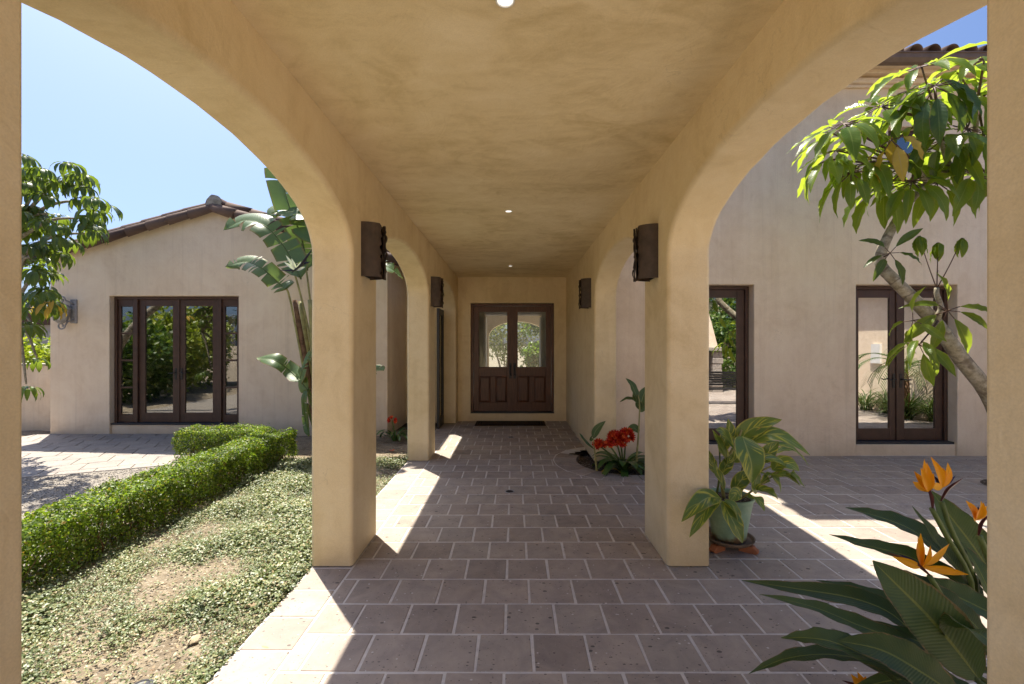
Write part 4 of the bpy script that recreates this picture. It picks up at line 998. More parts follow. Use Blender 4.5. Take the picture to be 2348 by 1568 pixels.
BL = [([(712, 930), (668, 700), (655, 660)], [(655, 662), (640, 650), (600, 615), (560, 600), (515, 612)], 7.2, .17, (.1, -.9, .75)),
      ([(714, 800), (690, 680), (668, 600)], [(690, 640), (655, 572), (610, 520), (560, 505), (512, 528)], 7.35, .22, (.05, -.8, .75)),
      ([(722, 800), (705, 640), (692, 560)], [(705, 620), (690, 540), (662, 470), (640, 380), (650, 300)], 7.9, .24, (.75, -.9, .1)),
      ([(728, 800), (722, 600), (715, 500)], [(715, 560), (700, 500), (680, 490), (640, 480), (612, 500)], 7.8, .24, (.1, -.7, .8)),
      ([(730, 800), (735, 600), (745, 480)], [(745, 500), (760, 430), (770, 340), (765, 240)], 7.9, .26, (.3, -1, .1)),
      ([(735, 800), (770, 640), (810, 600)], [(800, 610), (850, 600), (890, 612), (925, 640)], 7.4, .17, (.0, -.5, .9)),
      ([(735, 1000), (705, 900), (680, 862)], [(690, 875), (665, 850), (630, 826), (587, 820)], 7.1, .13, (.1, -.7, .75)),
      ([(737, 1000), (718, 920), (706, 890)], [(706, 895), (690, 872), (694, 850), (706, 820), (722, 800)], 6.9, .15, (-.75, -.8, .2)),
      ([(740, 1000), (800, 900), (850, 860)], [(840, 862), (862, 846), (880, 850)], 7.3, .09, (.1, -.6, .8)),
      ([(728, 1010), (712, 960), (704, 925)], [(708, 1000), (700, 960), (697, 915), (704, 880)], 6.9, .06, (-.4, -.9, .1)),
      ([(738, 900), (800, 700), (840, 640)], [(820, 650), (860, 560), (880, 480)], 7.9, .2, (.5, -.9, .2))]
for pet, sp, D, w_, nr in BL:
    petiole([Vector((bs[0].x, bs[0].y, .05))] + [P(x, y, bz + (D - bz) * (i + 1) / 3) for i, (x, y) in enumerate(pet)] + [P(*sp[0], D)], .021, .012, bn, 'palestem' if w_ > .16 else 'greenstem')
    torn('leaf', [P(x, y, D + (.10 * (i % 2) - .05)) for i, (x, y) in enumerate(sp)], w_ * 1.18, nr, 7 if w_ > .14 else 2, r7, bn)
fl = MB(); ribbon(fl, [P(712, 600, 7.1), P(690, 612, 7.05), P(672, 622, 7.0), P(640, 620, 7.0)], .05, (0, -.5, .8), lance, .9, 10, 2); ribbon(fl, [P(668, 626, 7.0), P(690, 612, 6.95), P(706, 590, 6.95), P(718, 568, 7.0)], .05, (-.5, -.5, .8), lance, .9, 10, 2)
f = fl.build('flower', M['bluebract'], bn, True); wp = MB()
for x, y in ((655, 585), (668, 592), (690, 600), (700, 612), (650, 600)): ribbon(wp, [P(680, 620, 6.98), P((680 + x) / 2, (620 + y) / 2, 6.95), P(x, y, 6.95)], .025, (0, -1, .1), lance, .3, 8, 1)
wp.build('petal', M['whitepetal'], f, True)

# ------------------------------------------------------------------ orange bird of paradise in the right foreground
sb = thing('bird_of_paradise', (2.3, 1.45, -.05), 'bird of paradise plant with orange flowers and dark leaves at lower right', 'plant')
def sleaf(pts, w, nr, fold=.35, wave=.006):
    m = MB(); q = [P(*p) for p in pts]; ribbon(m, q, w * (.86 if w < .1 else .9), nr, lance, fold, 18, 3, wave, 5)
    o = m.build('leaf', M['strel'], sb, True); b = q[0]
    g_ = Vector((2.28 + random.uniform(-.12, .12), 1.45 + random.uniform(-.1, .1), -.05))
    petiole([g_, g_.lerp(b, .45) + Vector((.03, .0, .08)), b + (b - q[1]) * .12, b], .013, .008, sb); return o
sleaf([(2250, 1400, 1.95), (2215, 1330, 2.0), (2150, 1245, 2.05), (2090, 1160, 2.1)], .065, (.45, -.85, .35))
sleaf([(2290, 1340, 2.0), (2225, 1245, 2.05), (2175, 1180, 2.1), (2135, 1125, 2.15)], .085, (-.3, -.9, .35))
sleaf([(2240, 1330, 2.05), (2160, 1270, 2.1), (2090, 1215, 2.15), (2015, 1185, 2.2), (1938, 1163, 2.25)], .075, (.1, -.55, .8))
sleaf([(2265, 1400, 2.0), (2190, 1330, 2.05), (2080, 1275, 2.1), (1985, 1250, 2.15), (1900, 1225, 2.2)], .06, (.1, -.5, .85))
sleaf([(2245, 1560, 1.65), (2185, 1480, 1.68), (2120, 1405, 1.72), (2050, 1335, 1.76), (2000, 1285, 1.8)], .115, (-.35, -.75, .55), .25)
sleaf([(2110, 1470, 1.8), (2040, 1405, 1.85), (1950, 1370, 1.9), (1830, 1350, 1.95), (1700, 1330, 2.0)], .055, (.05, -.7, .7))
sleaf([(2180, 1560, 1.7), (2080, 1480, 1.74), (1960, 1430, 1.8), (1860, 1390, 1.85), (1740, 1362, 1.9)], .048, (.1, -.55, .8))
sleaf([(2160, 1575, 1.6), (2040, 1530, 1.62), (1920, 1475, 1.66), (1850, 1462, 1.7), (1790, 1462, 1.74)], .055, (.05, -.45, .9))
sleaf([(2080, 1590, 1.6), (1990, 1520, 1.64), (1900, 1500, 1.68), (1800, 1510, 1.7), (1715, 1545, 1.72)], .045, (.1, -.2, .95))
sleaf([(2200, 1600, 1.55), (2110, 1540, 1.58), (2020, 1490, 1.62), (1920, 1468, 1.66)], .085, (.05, -.75, .65))
sleaf([(2225, 1470, 1.85), (2160, 1420, 1.9), (2060, 1385, 1.95), (1960, 1350, 2.0), (1870, 1330, 2.05)], .045, (.1, -.5, .85))
sleaf([(2300, 1420, 1.8), (2220, 1380, 1.86), (2150, 1350, 1.9), (2080, 1330, 1.95)], .07, (.1, -.8, .6))
sleaf([(2290, 1340, 2.1), (2240, 1260, 2.15), (2210, 1200, 2.2), (2180, 1165, 2.25)], .07, (.4, -.8, .3))
sleaf([(2320, 1520, 1.5), (2240, 1450, 1.6), (2180, 1440, 1.7), (2120, 1450, 1.75)], .08, (.1, -.6, .8))
sleaf([(2260, 1600, 1.6), (2170, 1590, 1.62), (2080, 1585, 1.65), (1990, 1600, 1.7)], .08, (.1, -.4, .9))
for q_ in ([(2280, 1480, 1.75), (2200, 1400, 1.8), (2120, 1340, 1.86), (2030, 1300, 1.92)], [(2270, 1540, 1.7), (2180, 1500, 1.72), (2080, 1460, 1.76), (1985, 1420, 1.82)],
           [(2240, 1600, 1.62), (2150, 1560, 1.65), (2040, 1560, 1.68), (1930, 1590, 1.7)], [(2300, 1370, 2.05), (2240, 1300, 2.1), (2170, 1250, 2.15), (2095, 1225, 2.2)],
           [(2310, 1440, 1.9), (2265, 1350, 1.95), (2235, 1290, 2.0), (2200, 1240, 2.05)]):
    sleaf(q_, .05, (.1, -.65, .7))
def sflower(base, neck, beak, petals, D, stem):
    """stalk, boat-shaped bract, orange sepals and a blue tongue"""
    m = MB(); nk, bk = P(*neck, D), P(*beak, D)
    ribbon(m, [nk, nk.lerp(bk, .35) + Vector((0, 0, .012)), nk.lerp(bk, .7) + Vector((0, 0, .006)), bk], .020, (0, -.15, 1), lambda v: max(.03, min(1, .35 + 2.2 * v) * (1 - v) ** .7), 1.15, 12, 2)
    f = m.build('flower', M['bract'], sb, True)
    st = crom([Vector((2.3, 1.48, 0.0))] + [P(x, y, D) for x, y in stem] + [nk], 14); q = MB(); q.tube(st, [.012 - .002 * i / 14 for i in range(15)], 8); q.build('stalk', M['greenstem'], f, True)
    c = P(*base, D)
    for i, (x, y, k) in enumerate(petals):
        t_ = P(x, y, D + random.uniform(-.05, .05)); pm_ = MB(); md = c.lerp(t_, .5) + Vector((random.uniform(-.006, .006), random.uniform(-.01, .01), 0))
        ribbon(pm_, [c, md, t_], .0185 if k == 'o' else .009, (random.uniform(-.35, .35), -1, .1), petal, .5, 9, 2)
        pm_.build('petal', M['orangepetal'] if k == 'o' else M['bluepetal'], f, True)
sflower((2160, 1118), (2158, 1150), (2208, 1096), [(2133, 1047, 'o'), (2150, 1064, 'o'), (2172, 1060, 'o'), (2160, 1072, 'o'), (2126, 1110, 'o'), (2180, 1075, 'o'), (2140, 1090, 'b'), (2190, 1090, 'b')], 1.98, [(2280, 1500), (2235, 1330), (2180, 1215)])
sflower((2128, 1128), (2135, 1165), (2122, 1110), [(2095, 1080, 'o'), (2110, 1072, 'o'), (2118, 1052, 'o'), (2124, 1060, 'o'), (2092, 1104, 'o'), (2140, 1085, 'o'), (2130, 1100, 'b'), (2115, 1118, 'b')], 1.96, [(2270, 1500), (2225, 1330), (2170, 1230)])
sflower((2238, 1192), (2244, 1228), (2268, 1180), [(2213, 1147, 'o'), (2223, 1155, 'o'), (2248, 1148, 'o'), (2254, 1152, 'o'), (2262, 1160, 'o'), (2232, 1170, 'o'), (2242, 1160, 'b')], 1.72, [(2320, 1500), (2300, 1380), (2265, 1280)])
sflower((2112, 1300), (2130, 1320), (2030, 1266), [(2103, 1230, 'o'), (2110, 1222, 'o'), (2176, 1246, 'o'), (2132, 1250, 'o'), (2220, 1317, 'o'), (2045, 1275, 'o'), (2060, 1270, 'b')], 1.84, [(2240, 1560), (2195, 1440), (2160, 1370)])
sflower((1975, 1580), (1985, 1600), (1930, 1560), [(1950, 1545, 'o'), (1985, 1550, 'o'), (2010, 1552, 'o'), (1965, 1540, 'o')], 1.75, [(2150, 1700), (2060, 1660), (2010, 1630)])
# ------------------------------------------------------------------ potted variegated ginger, saucer and feet
pc = Vector((1.80, 3.80, 0))
def glaze():
    m, t = newmat('celadon_glaze'); v = coords(t); n = noise(t, 7, 6, .65, v)
    col = ramp(t, n, [(.3, (.19, .30, .215)), (.55, (.27, .41, .29)), (.75, (.37, .49, .38))])
    sp = t.nodes.new('ShaderNodeSeparateXYZ'); L_(t, v, sp.inputs[0])
    h = math_(t, 'ADD', sp.outputs[2], math_(t, 'MULTIPLY', math_(t, 'SUBTRACT', noise(t, 9, 5, .7, v), .5), .22))
    col = mixc(t, ramp(t, h, [(.10, (1, 1, 1)), (.15, (0, 0, 0))]), col, (.16, .10, .055))
    out(t, principled(t, col, .45, .4, noise(t, 25, 4, .6, v), .25, .006)); return m
pp = thing('potted_plant', (pc.x, pc.y, .075), 'variegated ginger plant in a pale green glazed pot beside the right pier', 'potted plant')
MB().lathe([(.0, .078), (.125, .078), (.132, .085), (.142, .16), (.165, .30), (.185, .405), (.195, .418), (.196, .432), (.186, .436), (.178, .428), (.172, .40), (.0, .395)], pc, 36).build('pot', glaze(), pp, 2)
m = MB(); m.lathe([(.170, .404), (.09, .410), (.0005, .412)], pc, 24); m.build('soil', M['wetsoil'], pp, True)
sc = MB(); sc.lathe([(.0, .058), (.16, .058), (.195, .085), (.20, .098), (.190, .098), (.175, .078), (.15, .074), (.0, .074)], pc, 36)
tag(sc.build('plant_saucer', M['saucer'], None, 2), 'weathered round saucer under the green pot', 'saucer')
for i, (a, lab) in enumerate(((R(-38), 'terracotta pot foot at the front right of the saucer'), (R(-150), 'terracotta pot foot at the front left, close to the pier'), (R(90), 'terracotta pot foot hidden at the back under the saucer'))):
    prof = [(.08, 0), (.20, 0), (.225, .012), (.22, .03), (.20, .042), (.19, .057), (.08, .057)]
    m = MB(); n_ = len(prof); d = Vector((math.cos(a), math.sin(a), 0)); s = Vector((-d.y, d.x, 0)) * .028
    m.add([pc + d * r_ + s * k + Vector((0, 0, z)) for k in (-1, 1) for r_, z in prof], [tuple(range(n_)), tuple(range(2 * n_ - 1, n_ - 1, -1))] + [(i2, (i2 + 1) % n_, (i2 + 1) % n_ + n_, i2 + n_)[::-1] for i2 in range(n_)])
    if i < 2: tag(m.build('pot_foot', M['terracotta'], bevel=.005), lab, 'pot foot', 'terracotta feet under the saucer')
r8 = random.Random(17)
def gstem(pts, r0=.012, r1=.006, par=pp, mat='palestem'):
    m = MB(); q = crom(pts, 12); m.tube(q, [r0 + (r1 - r0) * i / 12 for i in range(13)], 8); m.build('stem', M[mat], par, True)
def gleaf(pts, w, nr, par=pp, mat='ginger', fold=.25, wave=.004):
    m = MB(); ribbon(m, [P(*p) for p in pts], w, nr, lance, fold, 14, 3, wave, 3); return m.build('leaf', M[mat], par, True)
b_ = pc + Vector((0, 0, .4))
gstem([b_ + Vector((-.04, 0, 0)), P(1655, 1080, 3.75), P(1690, 1010, 3.75), P(1700, 985, 3.75)], .016, .008)
gstem([b_ + Vector((-.08, .05, 0)), P(1650, 1080, 3.85), P(1648, 1010, 3.85)], .010, .006, mat='greenstem')
gstem([b_ + Vector((.03, .03, 0)), P(1700, 1080, 3.85), P(1703, 1015, 3.85)], .008, .005, mat='greenstem')
gstem([b_ + Vector((.05, 0, 0)), P(1730, 1090, 3.7), P(1785, 1060, 3.6)], .009, .005)
gstem([b_ + Vector((.07, -.03, 0)), P(1745, 1110, 3.65), P(1800, 1070, 3.55)], .009, .005)
for pts, w, nr in [
    ([(1652, 1040, 3.8), (1660, 1010, 3.8), (1672, 985, 3.8), (1668, 960, 3.8)], .065, (.1, -1, .2)),
    ([(1690, 1020, 3.8), (1712, 990, 3.75), (1750, 972, 3.7), (1792, 962, 3.65)], .085, (-.2, -.75, .6)),
    ([(1702, 1000, 3.6), (1712, 1030, 3.5), (1722, 1065, 3.45), (1722, 1108, 3.45)], .12, (.05, -.95, .3)),
    ([(1725, 1012, 3.7), (1760, 995, 3.65), (1805, 1008, 3.6), (1857, 1044, 3.55)], .075, (.15, -.7, .7)),
    ([(1720, 1015, 3.7), (1760, 1015, 3.7), (1810, 1025, 3.7), (1835, 1045, 3.7), (1855, 1070, 3.7)], .04, (.1, -.4, .9)),
    ([(1690, 1035, 3.7), (1672, 1010, 3.65), (1655, 990, 3.6), (1640, 985, 3.6)], .055, (.3, -.8, .5)),
    ([(1672, 1070, 3.7), (1660, 1040, 3.65), (1645, 1010, 3.6), (1632, 985, 3.6)], .055, (.6, -.75, .3)),
    ([(1690, 1035, 3.85), (1700, 1010, 3.85), (1712, 990, 3.85), (1715, 970, 3.85)], .06, (-.2, -1, .1)),
    ([(1680, 1060, 3.85), (1700, 1035, 3.85), (1725, 1010, 3.85)], .06, (-.4, -.9, .2)),
    ([(1745, 1060, 3.65), (1762, 1035, 3.6), (1785, 1012, 3.6)], .06, (-.2, -.9, .4)),
    ([(1720, 1060, 3.6), (1755, 1050, 3.55), (1785, 1058, 3.5), (1808, 1072, 3.5)], .045, (.1, -.5, .85)),
    ([(1770, 1078, 3.6), (1790, 1062, 3.55), (1815, 1066, 3.5), (1832, 1080, 3.5)], .065, (.05, -.8, .6)),
    ([(1765, 1090, 3.6), (1795, 1088, 3.55), (1815, 1095, 3.5), (1835, 1115, 3.5)], .045, (.1, -.6, .8)),
    ([(1800, 1085, 3.55), (1815, 1085, 3.5), (1830, 1100, 3.5), (1845, 1118, 3.5)], .035, (.2, -.6, .8)),
    ([(1742, 1110, 3.65), (1765, 1090, 3.6), (1782, 1105, 3.55), (1790, 1130, 3.55)], .045, (.4, -.6, .7)),
    ([(1730, 1120, 3.65), (1750, 1122, 3.6), (1770, 1130, 3.55), (1783, 1145, 3.55)], .045, (.1, -.6, .8)),
    ([(1680, 1130, 3.7), (1695, 1105, 3.65), (1710, 1090, 3.65), (1722, 1082, 3.65)], .06, (-.3, -.85, .4)),
    ([(1660, 1125, 3.7), (1652, 1100, 3.65), (1640, 1080, 3.6), (1632, 1055, 3.6)], .05, (.5, -.8, .3)),
    ([(1655, 1090, 3.7), (1662, 1070, 3.65), (1672, 1055, 3.65), (1680, 1040, 3.65)], .05, (-.2, -1, .1)),
    ([(1700, 1080, 3.75), (1715, 1075, 3.7), (1735, 1080, 3.65), (1762, 1090, 3.6)], .035, (.1, -.5, .9)),
    ([(1735, 1130, 3.65), (1730, 1115, 3.6), (1735, 1095, 3.6), (1740, 1080, 3.6)], .045, (.3, -.95, .1)),
    ([(1700, 1140, 3.55), (1690, 1130, 3.5), (1680, 1140, 3.48), (1672, 1150, 3.48)], .05, (-.1, -.8, .5)),
    ([(1715, 1140, 3.6), (1730, 1138, 3.5), (1742, 1152, 3.45), (1752, 1172, 3.42)], .045, (.2, -.8, .6)),
    ([(1652, 1142, 3.45), (1625, 1140, 3.36), (1595, 1160, 3.30), (1562, 1196, 3.26)], .075, (-.3, -.7, .65)),
    ([(1650, 1144, 3.42), (1625, 1160, 3.34), (1602, 1195, 3.28), (1580, 1232, 3.25)], .05, (-.5, -.8, .3)),
    ([(1655, 1148, 3.48), (1672, 1180, 3.42), (1690, 1215, 3.38), (1702, 1245, 3.38)], .075, (.3, -.9, .3)),
    ([(1660, 1145, 3.48), (1680, 1160, 3.44), (1692, 1185, 3.42), (1697, 1210, 3.42)], .04, (.5, -.8, .3)),
    ([(1765, 1040, 3.8), (1800, 1030, 3.8), (1830, 1036, 3.8)], .03, (.1, -.4, .9)),
    ([(1640, 1085, 3.9), (1630, 1060, 3.9), (1622, 1030, 3.9)], .05, (.3, -.9, .2))]:
    gleaf(pts, w, nr)
gstem([b_ + Vector((-.08, -.05, 0)), P(1650, 1150, 3.5), P(1652, 1142, 3.46)], .006, .004)

# ------------------------------------------------------------------ clivias and ginger canes
def clivia(name, ctr, n, L, heads, lab, seed, wl=.034):
    t = thing(name, ctr, lab, 'plant', 'red clivia plants'); r_ = random.Random(seed); c = Vector(ctr)
    for i in range(n):
        a = 6.283 * i / n * 2.4 + r_.uniform(-.3, .3); el = r_.uniform(.7, 1.35); l_ = L * r_.uniform(.7, 1.1); pts = [c + Vector((math.cos(a), math.sin(a), 0)) * r_.uniform(0, .05)]
        for k in range(5): pts.append(pts[-1] + Vector((math.cos(a) * math.cos(el), math.sin(a) * math.cos(el), math.sin(el))) * l_ / 5); el -= r_.uniform(.28, .55)
        m = MB(); ribbon(m, pts, wl * r_.uniform(.8, 1.15), (math.cos(a) * -.5, math.sin(a) * -.5, 1), strap, .2, 12, 2)
        m.build('leaf', M['yellow'] if (seed == 1 and i == 7) else M['clivia'], t, True)
    for hx, hy, hz, hr, nf in heads:
        h = Vector((hx, hy, hz)); s_ = MB(); s_.tube(crom([c, c.lerp(h, .5) + Vector((0, 0, .05)), h], 8), .011, 7); st = s_.build('flower_stalk', M['greenstem'], t, True)
        m = MB()
        for k in range(nf):
            z = r_.uniform(-.45, 1); a = r_.random() * 6.28; q = math.sqrt(max(0, 1 - z * z)); d = Vector((q * math.cos(a), q * math.sin(a), z)).normalized(); o_ = h + d * hr * .35; e = h + d * hr
            u = d.cross(Vector((.2, .1, 1))).normalized(); w = d.cross(u)
            for p in range(6):
                b = p * R(60); rad = u * math.cos(b) + w * math.sin(b); ribbon(m, [o_, o_.lerp(e, .55) + rad * .012, e + rad * .042], .016, rad * -1 + d * .3, petal, .2, 4, 1)
        m.build('flower_head', M['redpetal'], st, True)
    return t
def at(px, py, D): p = P(px, py, D); return (p.x, p.y, p.z)
clivia('clivia', (1.50, 6.18, -.06), 32, .56, [(*at(1410, 1006, 6.05), .12, 34), (*at(1435, 1000, 6.05), .12, 34), (*at(1422, 1012, 6.0), .11, 26), (*at(1374, 1022, 6.1), .10, 22), (*at(1398, 1022, 5.95), .09, 14)], 'full clivia with a cluster of red flower heads in the round planting well', 1, .05)
clivia('clivia', (-2.10, 8.1, -.03), 18, .62, [(*at(899, 964, 8.0), .085, 10)], 'small clivia with one orange red flower between the two left piers', 2, .026)
def cane(stem, leaves, lab, D, bx=None):
    b = P(*stem[0], D); t = thing('ginger_cane', (b.x, b.y, -.06), lab, 'plant', 'ginger canes in the planting well')
    gstem([P(x, y, D) for x, y in stem], .014, .007, t)
    for pts, w, nr in leaves: gleaf([(x, y, D + .02 * i) for i, (x, y) in enumerate(pts)], w, nr, t, 'gingergreen')
    return t
cane([(1457, 1075), (1463, 1000), (1466, 930), (1462, 905)], [([(1462, 915), (1455, 898), (1447, 880), (1434, 867)], .06, (.4, -.8, .3)), ([(1466, 925), (1450, 915), (1435, 914), (1420, 922)], .035, (0, -.5, .8)), ([(1468, 935), (1472, 915), (1478, 898), (1484, 885)], .08, (-.2, -1, .1)), ([(1466, 925), (1458, 915), (1454, 905), (1452, 895)], .05, (.3, -.9, .2)), ([(1465, 992), (1455, 982), (1446, 983), (1437, 988)], .06, (.1, -.8, .5)), ([(1468, 945), (1475, 930), (1482, 925)], .05, (.2, -.9, .3)), ([(1470, 940), (1464, 925), (1463, 915)], .05, (-.4, -.9, .1))], 'tall ginger cane with green leaves behind the red flowers', 6.05)
cane([(1368, 1081), (1363, 1035), (1360, 1005)], [([(1360, 1005), (1364, 990), (1374, 977), (1388, 965)], .055, (.2, -.8, .5)), ([(1362, 1030), (1345, 1015), (1333, 1000), (1328, 992)], .02, (.3, -.8, .4)), ([(1360, 1005), (1354, 1008), (1356, 998)], .02, (0, -1, 0))], 'thin pale ginger cane at the left rim of the planting well', 6.1)
m = MB()
for i in range(26):
    c = P(1345, 1078, 6.05) + Vector((r8.uniform(-.10, .16), r8.uniform(-.06, .06), .0)); c.z = -.05; a = r8.random() * 6.28
    d = Vector((math.cos(a), math.sin(a), .3)) * .05; ribbon(m, [c, c + d * .5 + Vector((0, 0, .012)), c + d], .018, (0, 0, 1), petal, .2, 4, 1)
tag(m.build('fallen_petals', M['redpetal']), kind='stuff')
for i, (px, py, lab) in enumerate(((903, 1001, 'fallen red petal on the soil by the small clivia'), (899, 1031, 'fallen red petal nearest the camera between the left piers'))):
    c = P(px, py, HC * FPX / (py - VPY)); c.z = -.018; m = MB()
    for k in range(3): d = Vector((math.cos(k * 2.1 + i), math.sin(k * 2.1 + i), .25)) * .05; ribbon(m, [c, c + d * .6, c + d], .02, (0, 0, 1), petal, .3, 4, 1)
    tag(m.build('fallen_petal', M['redpetal']), lab, 'petal')

# ------------------------------------------------------------------ clipped hedge, ground cover, litter
rg = np.random.default_rng(8)
def patchy(m, sc, lo, hi):
    """growth patches: tint a leaf material by place"""
    t = m.node_tree; p = [n for n in t.nodes if n.type == 'VALTORGB'][0]; o = p.outputs[0]; tos = [l.to_socket for l in o.links]
    f = ramp(t, noise(t, sc, 4, .6, coords(t)), [(.34, lo), (.66, hi)]); mx = mixc(t, 1.0, o, f, 'MULTIPLY')
    for s in tos: L_(t, mx, s)
M['box'] = isl_mat('boxwood_leaf', [(0, (.045, .085, .014)), (.35, (.09, .16, .02)), (.7, (.16, .25, .03)), (.93, (.26, .34, .05)), (1, (.28, .19, .07))], .45, .40, .4, (1.7, 1.7, .6))
patchy(M['box'], 5.5, (.50, .48, .42), (1.5, 1.4, 1.3))
M['twig'] = simple('twig', (.13, .085, .05), .9, .1, .4, 30, .3)
def hedge(name, x0, x1, y0, y1, h, dens, lab, seed):
    r_ = np.random.default_rng(seed); t = thing(name, ((x0 + x1) / 2, (y0 + y1) / 2, -.03), lab, 'hedge', 'clipped box hedges')
    lx, ly = x1 - x0, y1 - y0; Ps, Ns = [], []
    def wob(p): return .014 * np.sin(p[:, 1] * 5.3 + p[:, 0] * 7) + .011 * np.sin(p[:, 1] * 21 + p[:, 0] * 19 + p[:, 2] * 23) + .014 * np.sin(p[:, 1] * 13.1 + p[:, 2] * 11) + .010 * np.sin(p[:, 0] * 17 + p[:, 1] * 3)
    for ax, sg, ar in ((2, 1, lx * ly), (0, -1, ly * h), (0, 1, ly * h), (1, -1, lx * h), (1, 1, lx * h)):
        n = int(dens * ar); p = r_.uniform(0, 1, (n, 3)) * [lx, ly, h] + [x0, y0, 0]; lim = ([x0, y0, 0], [x1, y1, h])
        dep = np.abs(r_.normal(0, .03, n)); p[:, ax] = (lim[1][ax] if sg > 0 else lim[0][ax]); nv = np.zeros((n, 3)); nv[:, ax] = sg
        p += nv * (wob(p) - dep + r_.exponential(.006, n))[:, None]; Ps.append(p); Ns.append(nv)
    n = int(dens * lx * ly * h * 3.0); p = r_.uniform(.06, .94, (n, 3)) * [lx, ly, h] + [x0, y0, 0]; Ps.append(p); Ns.append(np.zeros((n, 3)) + [0, 0, .3])
    p = np.concatenate(Ps); nv = np.concatenate(Ns) * .75 + r_.normal(0, .55, (len(p), 3)) + [0, 0, .25]
    thin = (p[:, 2] < .10) & (r_.uniform(0, 1, len(p)) < .55); p, nv = p[~thin], nv[~thin]
    ga = np.sin(p[:, 1] * 17 + 3 * np.sin(p[:, 2] * 9)) + np.sin(p[:, 2] * 23 + 2 * np.sin(p[:, 1] * 11)) + np.sin(p[:, 0] * 19 + p[:, 1] * 7); gap = (ga > 1.25) & (r_.uniform(0, 1, len(p)) < .72); p, nv = p[~gap], nv[~gap]
    # round the clipped shoulders
    e = np.minimum(np.minimum(p[:, 0] - x0, x1 - p[:, 0]), .06); p[:, 2] -= (.06 - e) * .35 * (p[:, 2] > h * .8)
    nv /= np.linalg.norm(nv, axis=1, keepdims=True); L = r_.uniform(.012, .030, len(p)); sh = r_.uniform(0, 1, len(p)) < .03; p[sh] += nv[sh] * r_.uniform(0, .05, (sh.sum(), 1)) + [0, 0, .012]
    tag(cards('foliage', M['box'], p, nv, L, L * .30, t, r_), kind='stuff')
    tg = MB()
    for i in range(int(ly * lx * 190)):
        b = Vector((r_.uniform(x0 + .06, x1 - .06), r_.uniform(y0 + .06, y1 - .06), -.04)); e = b + Vector((r_.normal(0, .09), r_.normal(0, .09), h * r_.uniform(.5, .95)))
        tg.tube([b, b.lerp(e, .5) + Vector((r_.normal(0, .02), r_.normal(0, .02), 0)), e], [.007, .005, .002], 4, False)
    tag(tg.build('twigs', M['twig'], t), kind='stuff'); return t
hedge('box_hedge', -3.72, -3.27, 2.3, 6.85, .42, 9500, 'long clipped green hedge running along the walkway garden', 3)
hedge('box_hedge', -4.95, -3.73, 6.62, 7.07, .43, 7500, 'short clipped hedge arm turning left in front of the patio', 4)
def fbm(x, y): return np.sin(x * 2.1 + y * 1.3) * .5 + np.sin(x * 4.7 - y * 3.1 + 1) * .35 + np.sin(x * 9.1 + y * 7.7 + 2) * .22 + np.sin(x * 1.1 - y * 5.3) * .3
n = 74000
gx = rg.uniform(-3.45, -1.53, n); gy = 1.6 + 5.2 * rg.uniform(0, 1, n); f_ = fbm(gx * 1.3, gy * 1.3)
edge_d = np.clip((gx + 3.3) / 1.8, 0, 1)
keep = (f_ + rg.normal(0, .32, n) > -.60 + .42 * (np.exp(-((gx + 2.15 + (gy - 2.6) * .25) / .42) ** 2) * (gy < 3.8)) + .5 * (gy > 5.6) * edge_d) | (rg.uniform(0, 1, n) < .05)
gx, gy = gx[keep], gy[keep]; n = len(gx); hh = np.abs(rg.normal(.016, .02, n)) * (1 + .8 * np.clip(f_[keep], 0, 1)) + .003
cen = np.stack([gx, gy, -.03 + hh], 1); P3, N3, L3 = [], [], []
for k in range(3):
    a = rg.uniform(0, 6.28, n); P3.append(cen + np.stack([np.cos(a), np.sin(a), np.zeros(n)], 1) * .008); nn = np.stack([rg.normal(0, .38, n), rg.normal(0, .38, n), np.ones(n)], 1); N3.append(nn / np.linalg.norm(nn, axis=1, keepdims=True)); L3.append(rg.uniform(.008, .016, n) + .016 * np.clip(f_[keep] * .6 + .2, 0, 1))
L3 = np.concatenate(L3)
M['cover'] = isl_mat('ground_cover_leaf', [(0, (.09, .125, .05)), (.35, (.15, .195, .09)), (.65, (.23, .265, .14)), (.82, (.31, .31, .17)), (.92, (.34, .28, .17)), (1, (.28, .21, .13))], .45, .22, .5, (1.5, 1.6, .8))
patchy(M['cover'], 3.0, (.72, .74, .66), (1.25, 1.2, 1.05))
tag(cards('ground_cover', M['cover'], np.concatenate(P3), np.concatenate(N3), L3, L3 * .40, None, rg, .2), 'low strawberry-like ground cover over the soil', 'ground cover', None, 'stuff')
n = 9000
lp = np.stack([rg.uniform(-3.5, -1.55, n), rg.uniform(1.6, 8.3, n), np.full(n, -.022)], 1); ln_ = np.stack([rg.normal(0, .25, n), rg.normal(0, .25, n), np.ones(n)], 1); ln_ /= np.linalg.norm(ln_, axis=1, keepdims=True)
ll = rg.uniform(.008, .03, n); M['litter'] = isl_mat('leaf_litter', [(0, (.16, .10, .06)), (.5, (.34, .26, .16)), (1, (.50, .42, .28))], .9)
tag(cards('leaf_litter', M['litter'], lp, ln_, ll, ll * rg.uniform(.1, .35, n), None, rg, .15), 'dry leaf bits scattered over the garden soil', 'leaf litter', None, 'stuff')
rn = MB(); rq = random.Random(77)
for i in range(700):                                          # runners, straws and small twigs
    x_, y_ = rq.uniform(-3.3, -1.56), rq.uniform(1.7, 7.5); a = rq.random() * 6.28; l_ = rq.uniform(.03, .16); z_ = -.022
    rn.tube([(x_, y_, z_), (x_ + l_ * .5 * math.cos(a), y_ + l_ * .5 * math.sin(a), z_ + rq.uniform(0, .03)), (x_ + l_ * math.cos(a + .3), y_ + l_ * math.sin(a + .3), z_ + rq.uniform(0, .02))], rq.uniform(.0008, .002), 4, False)
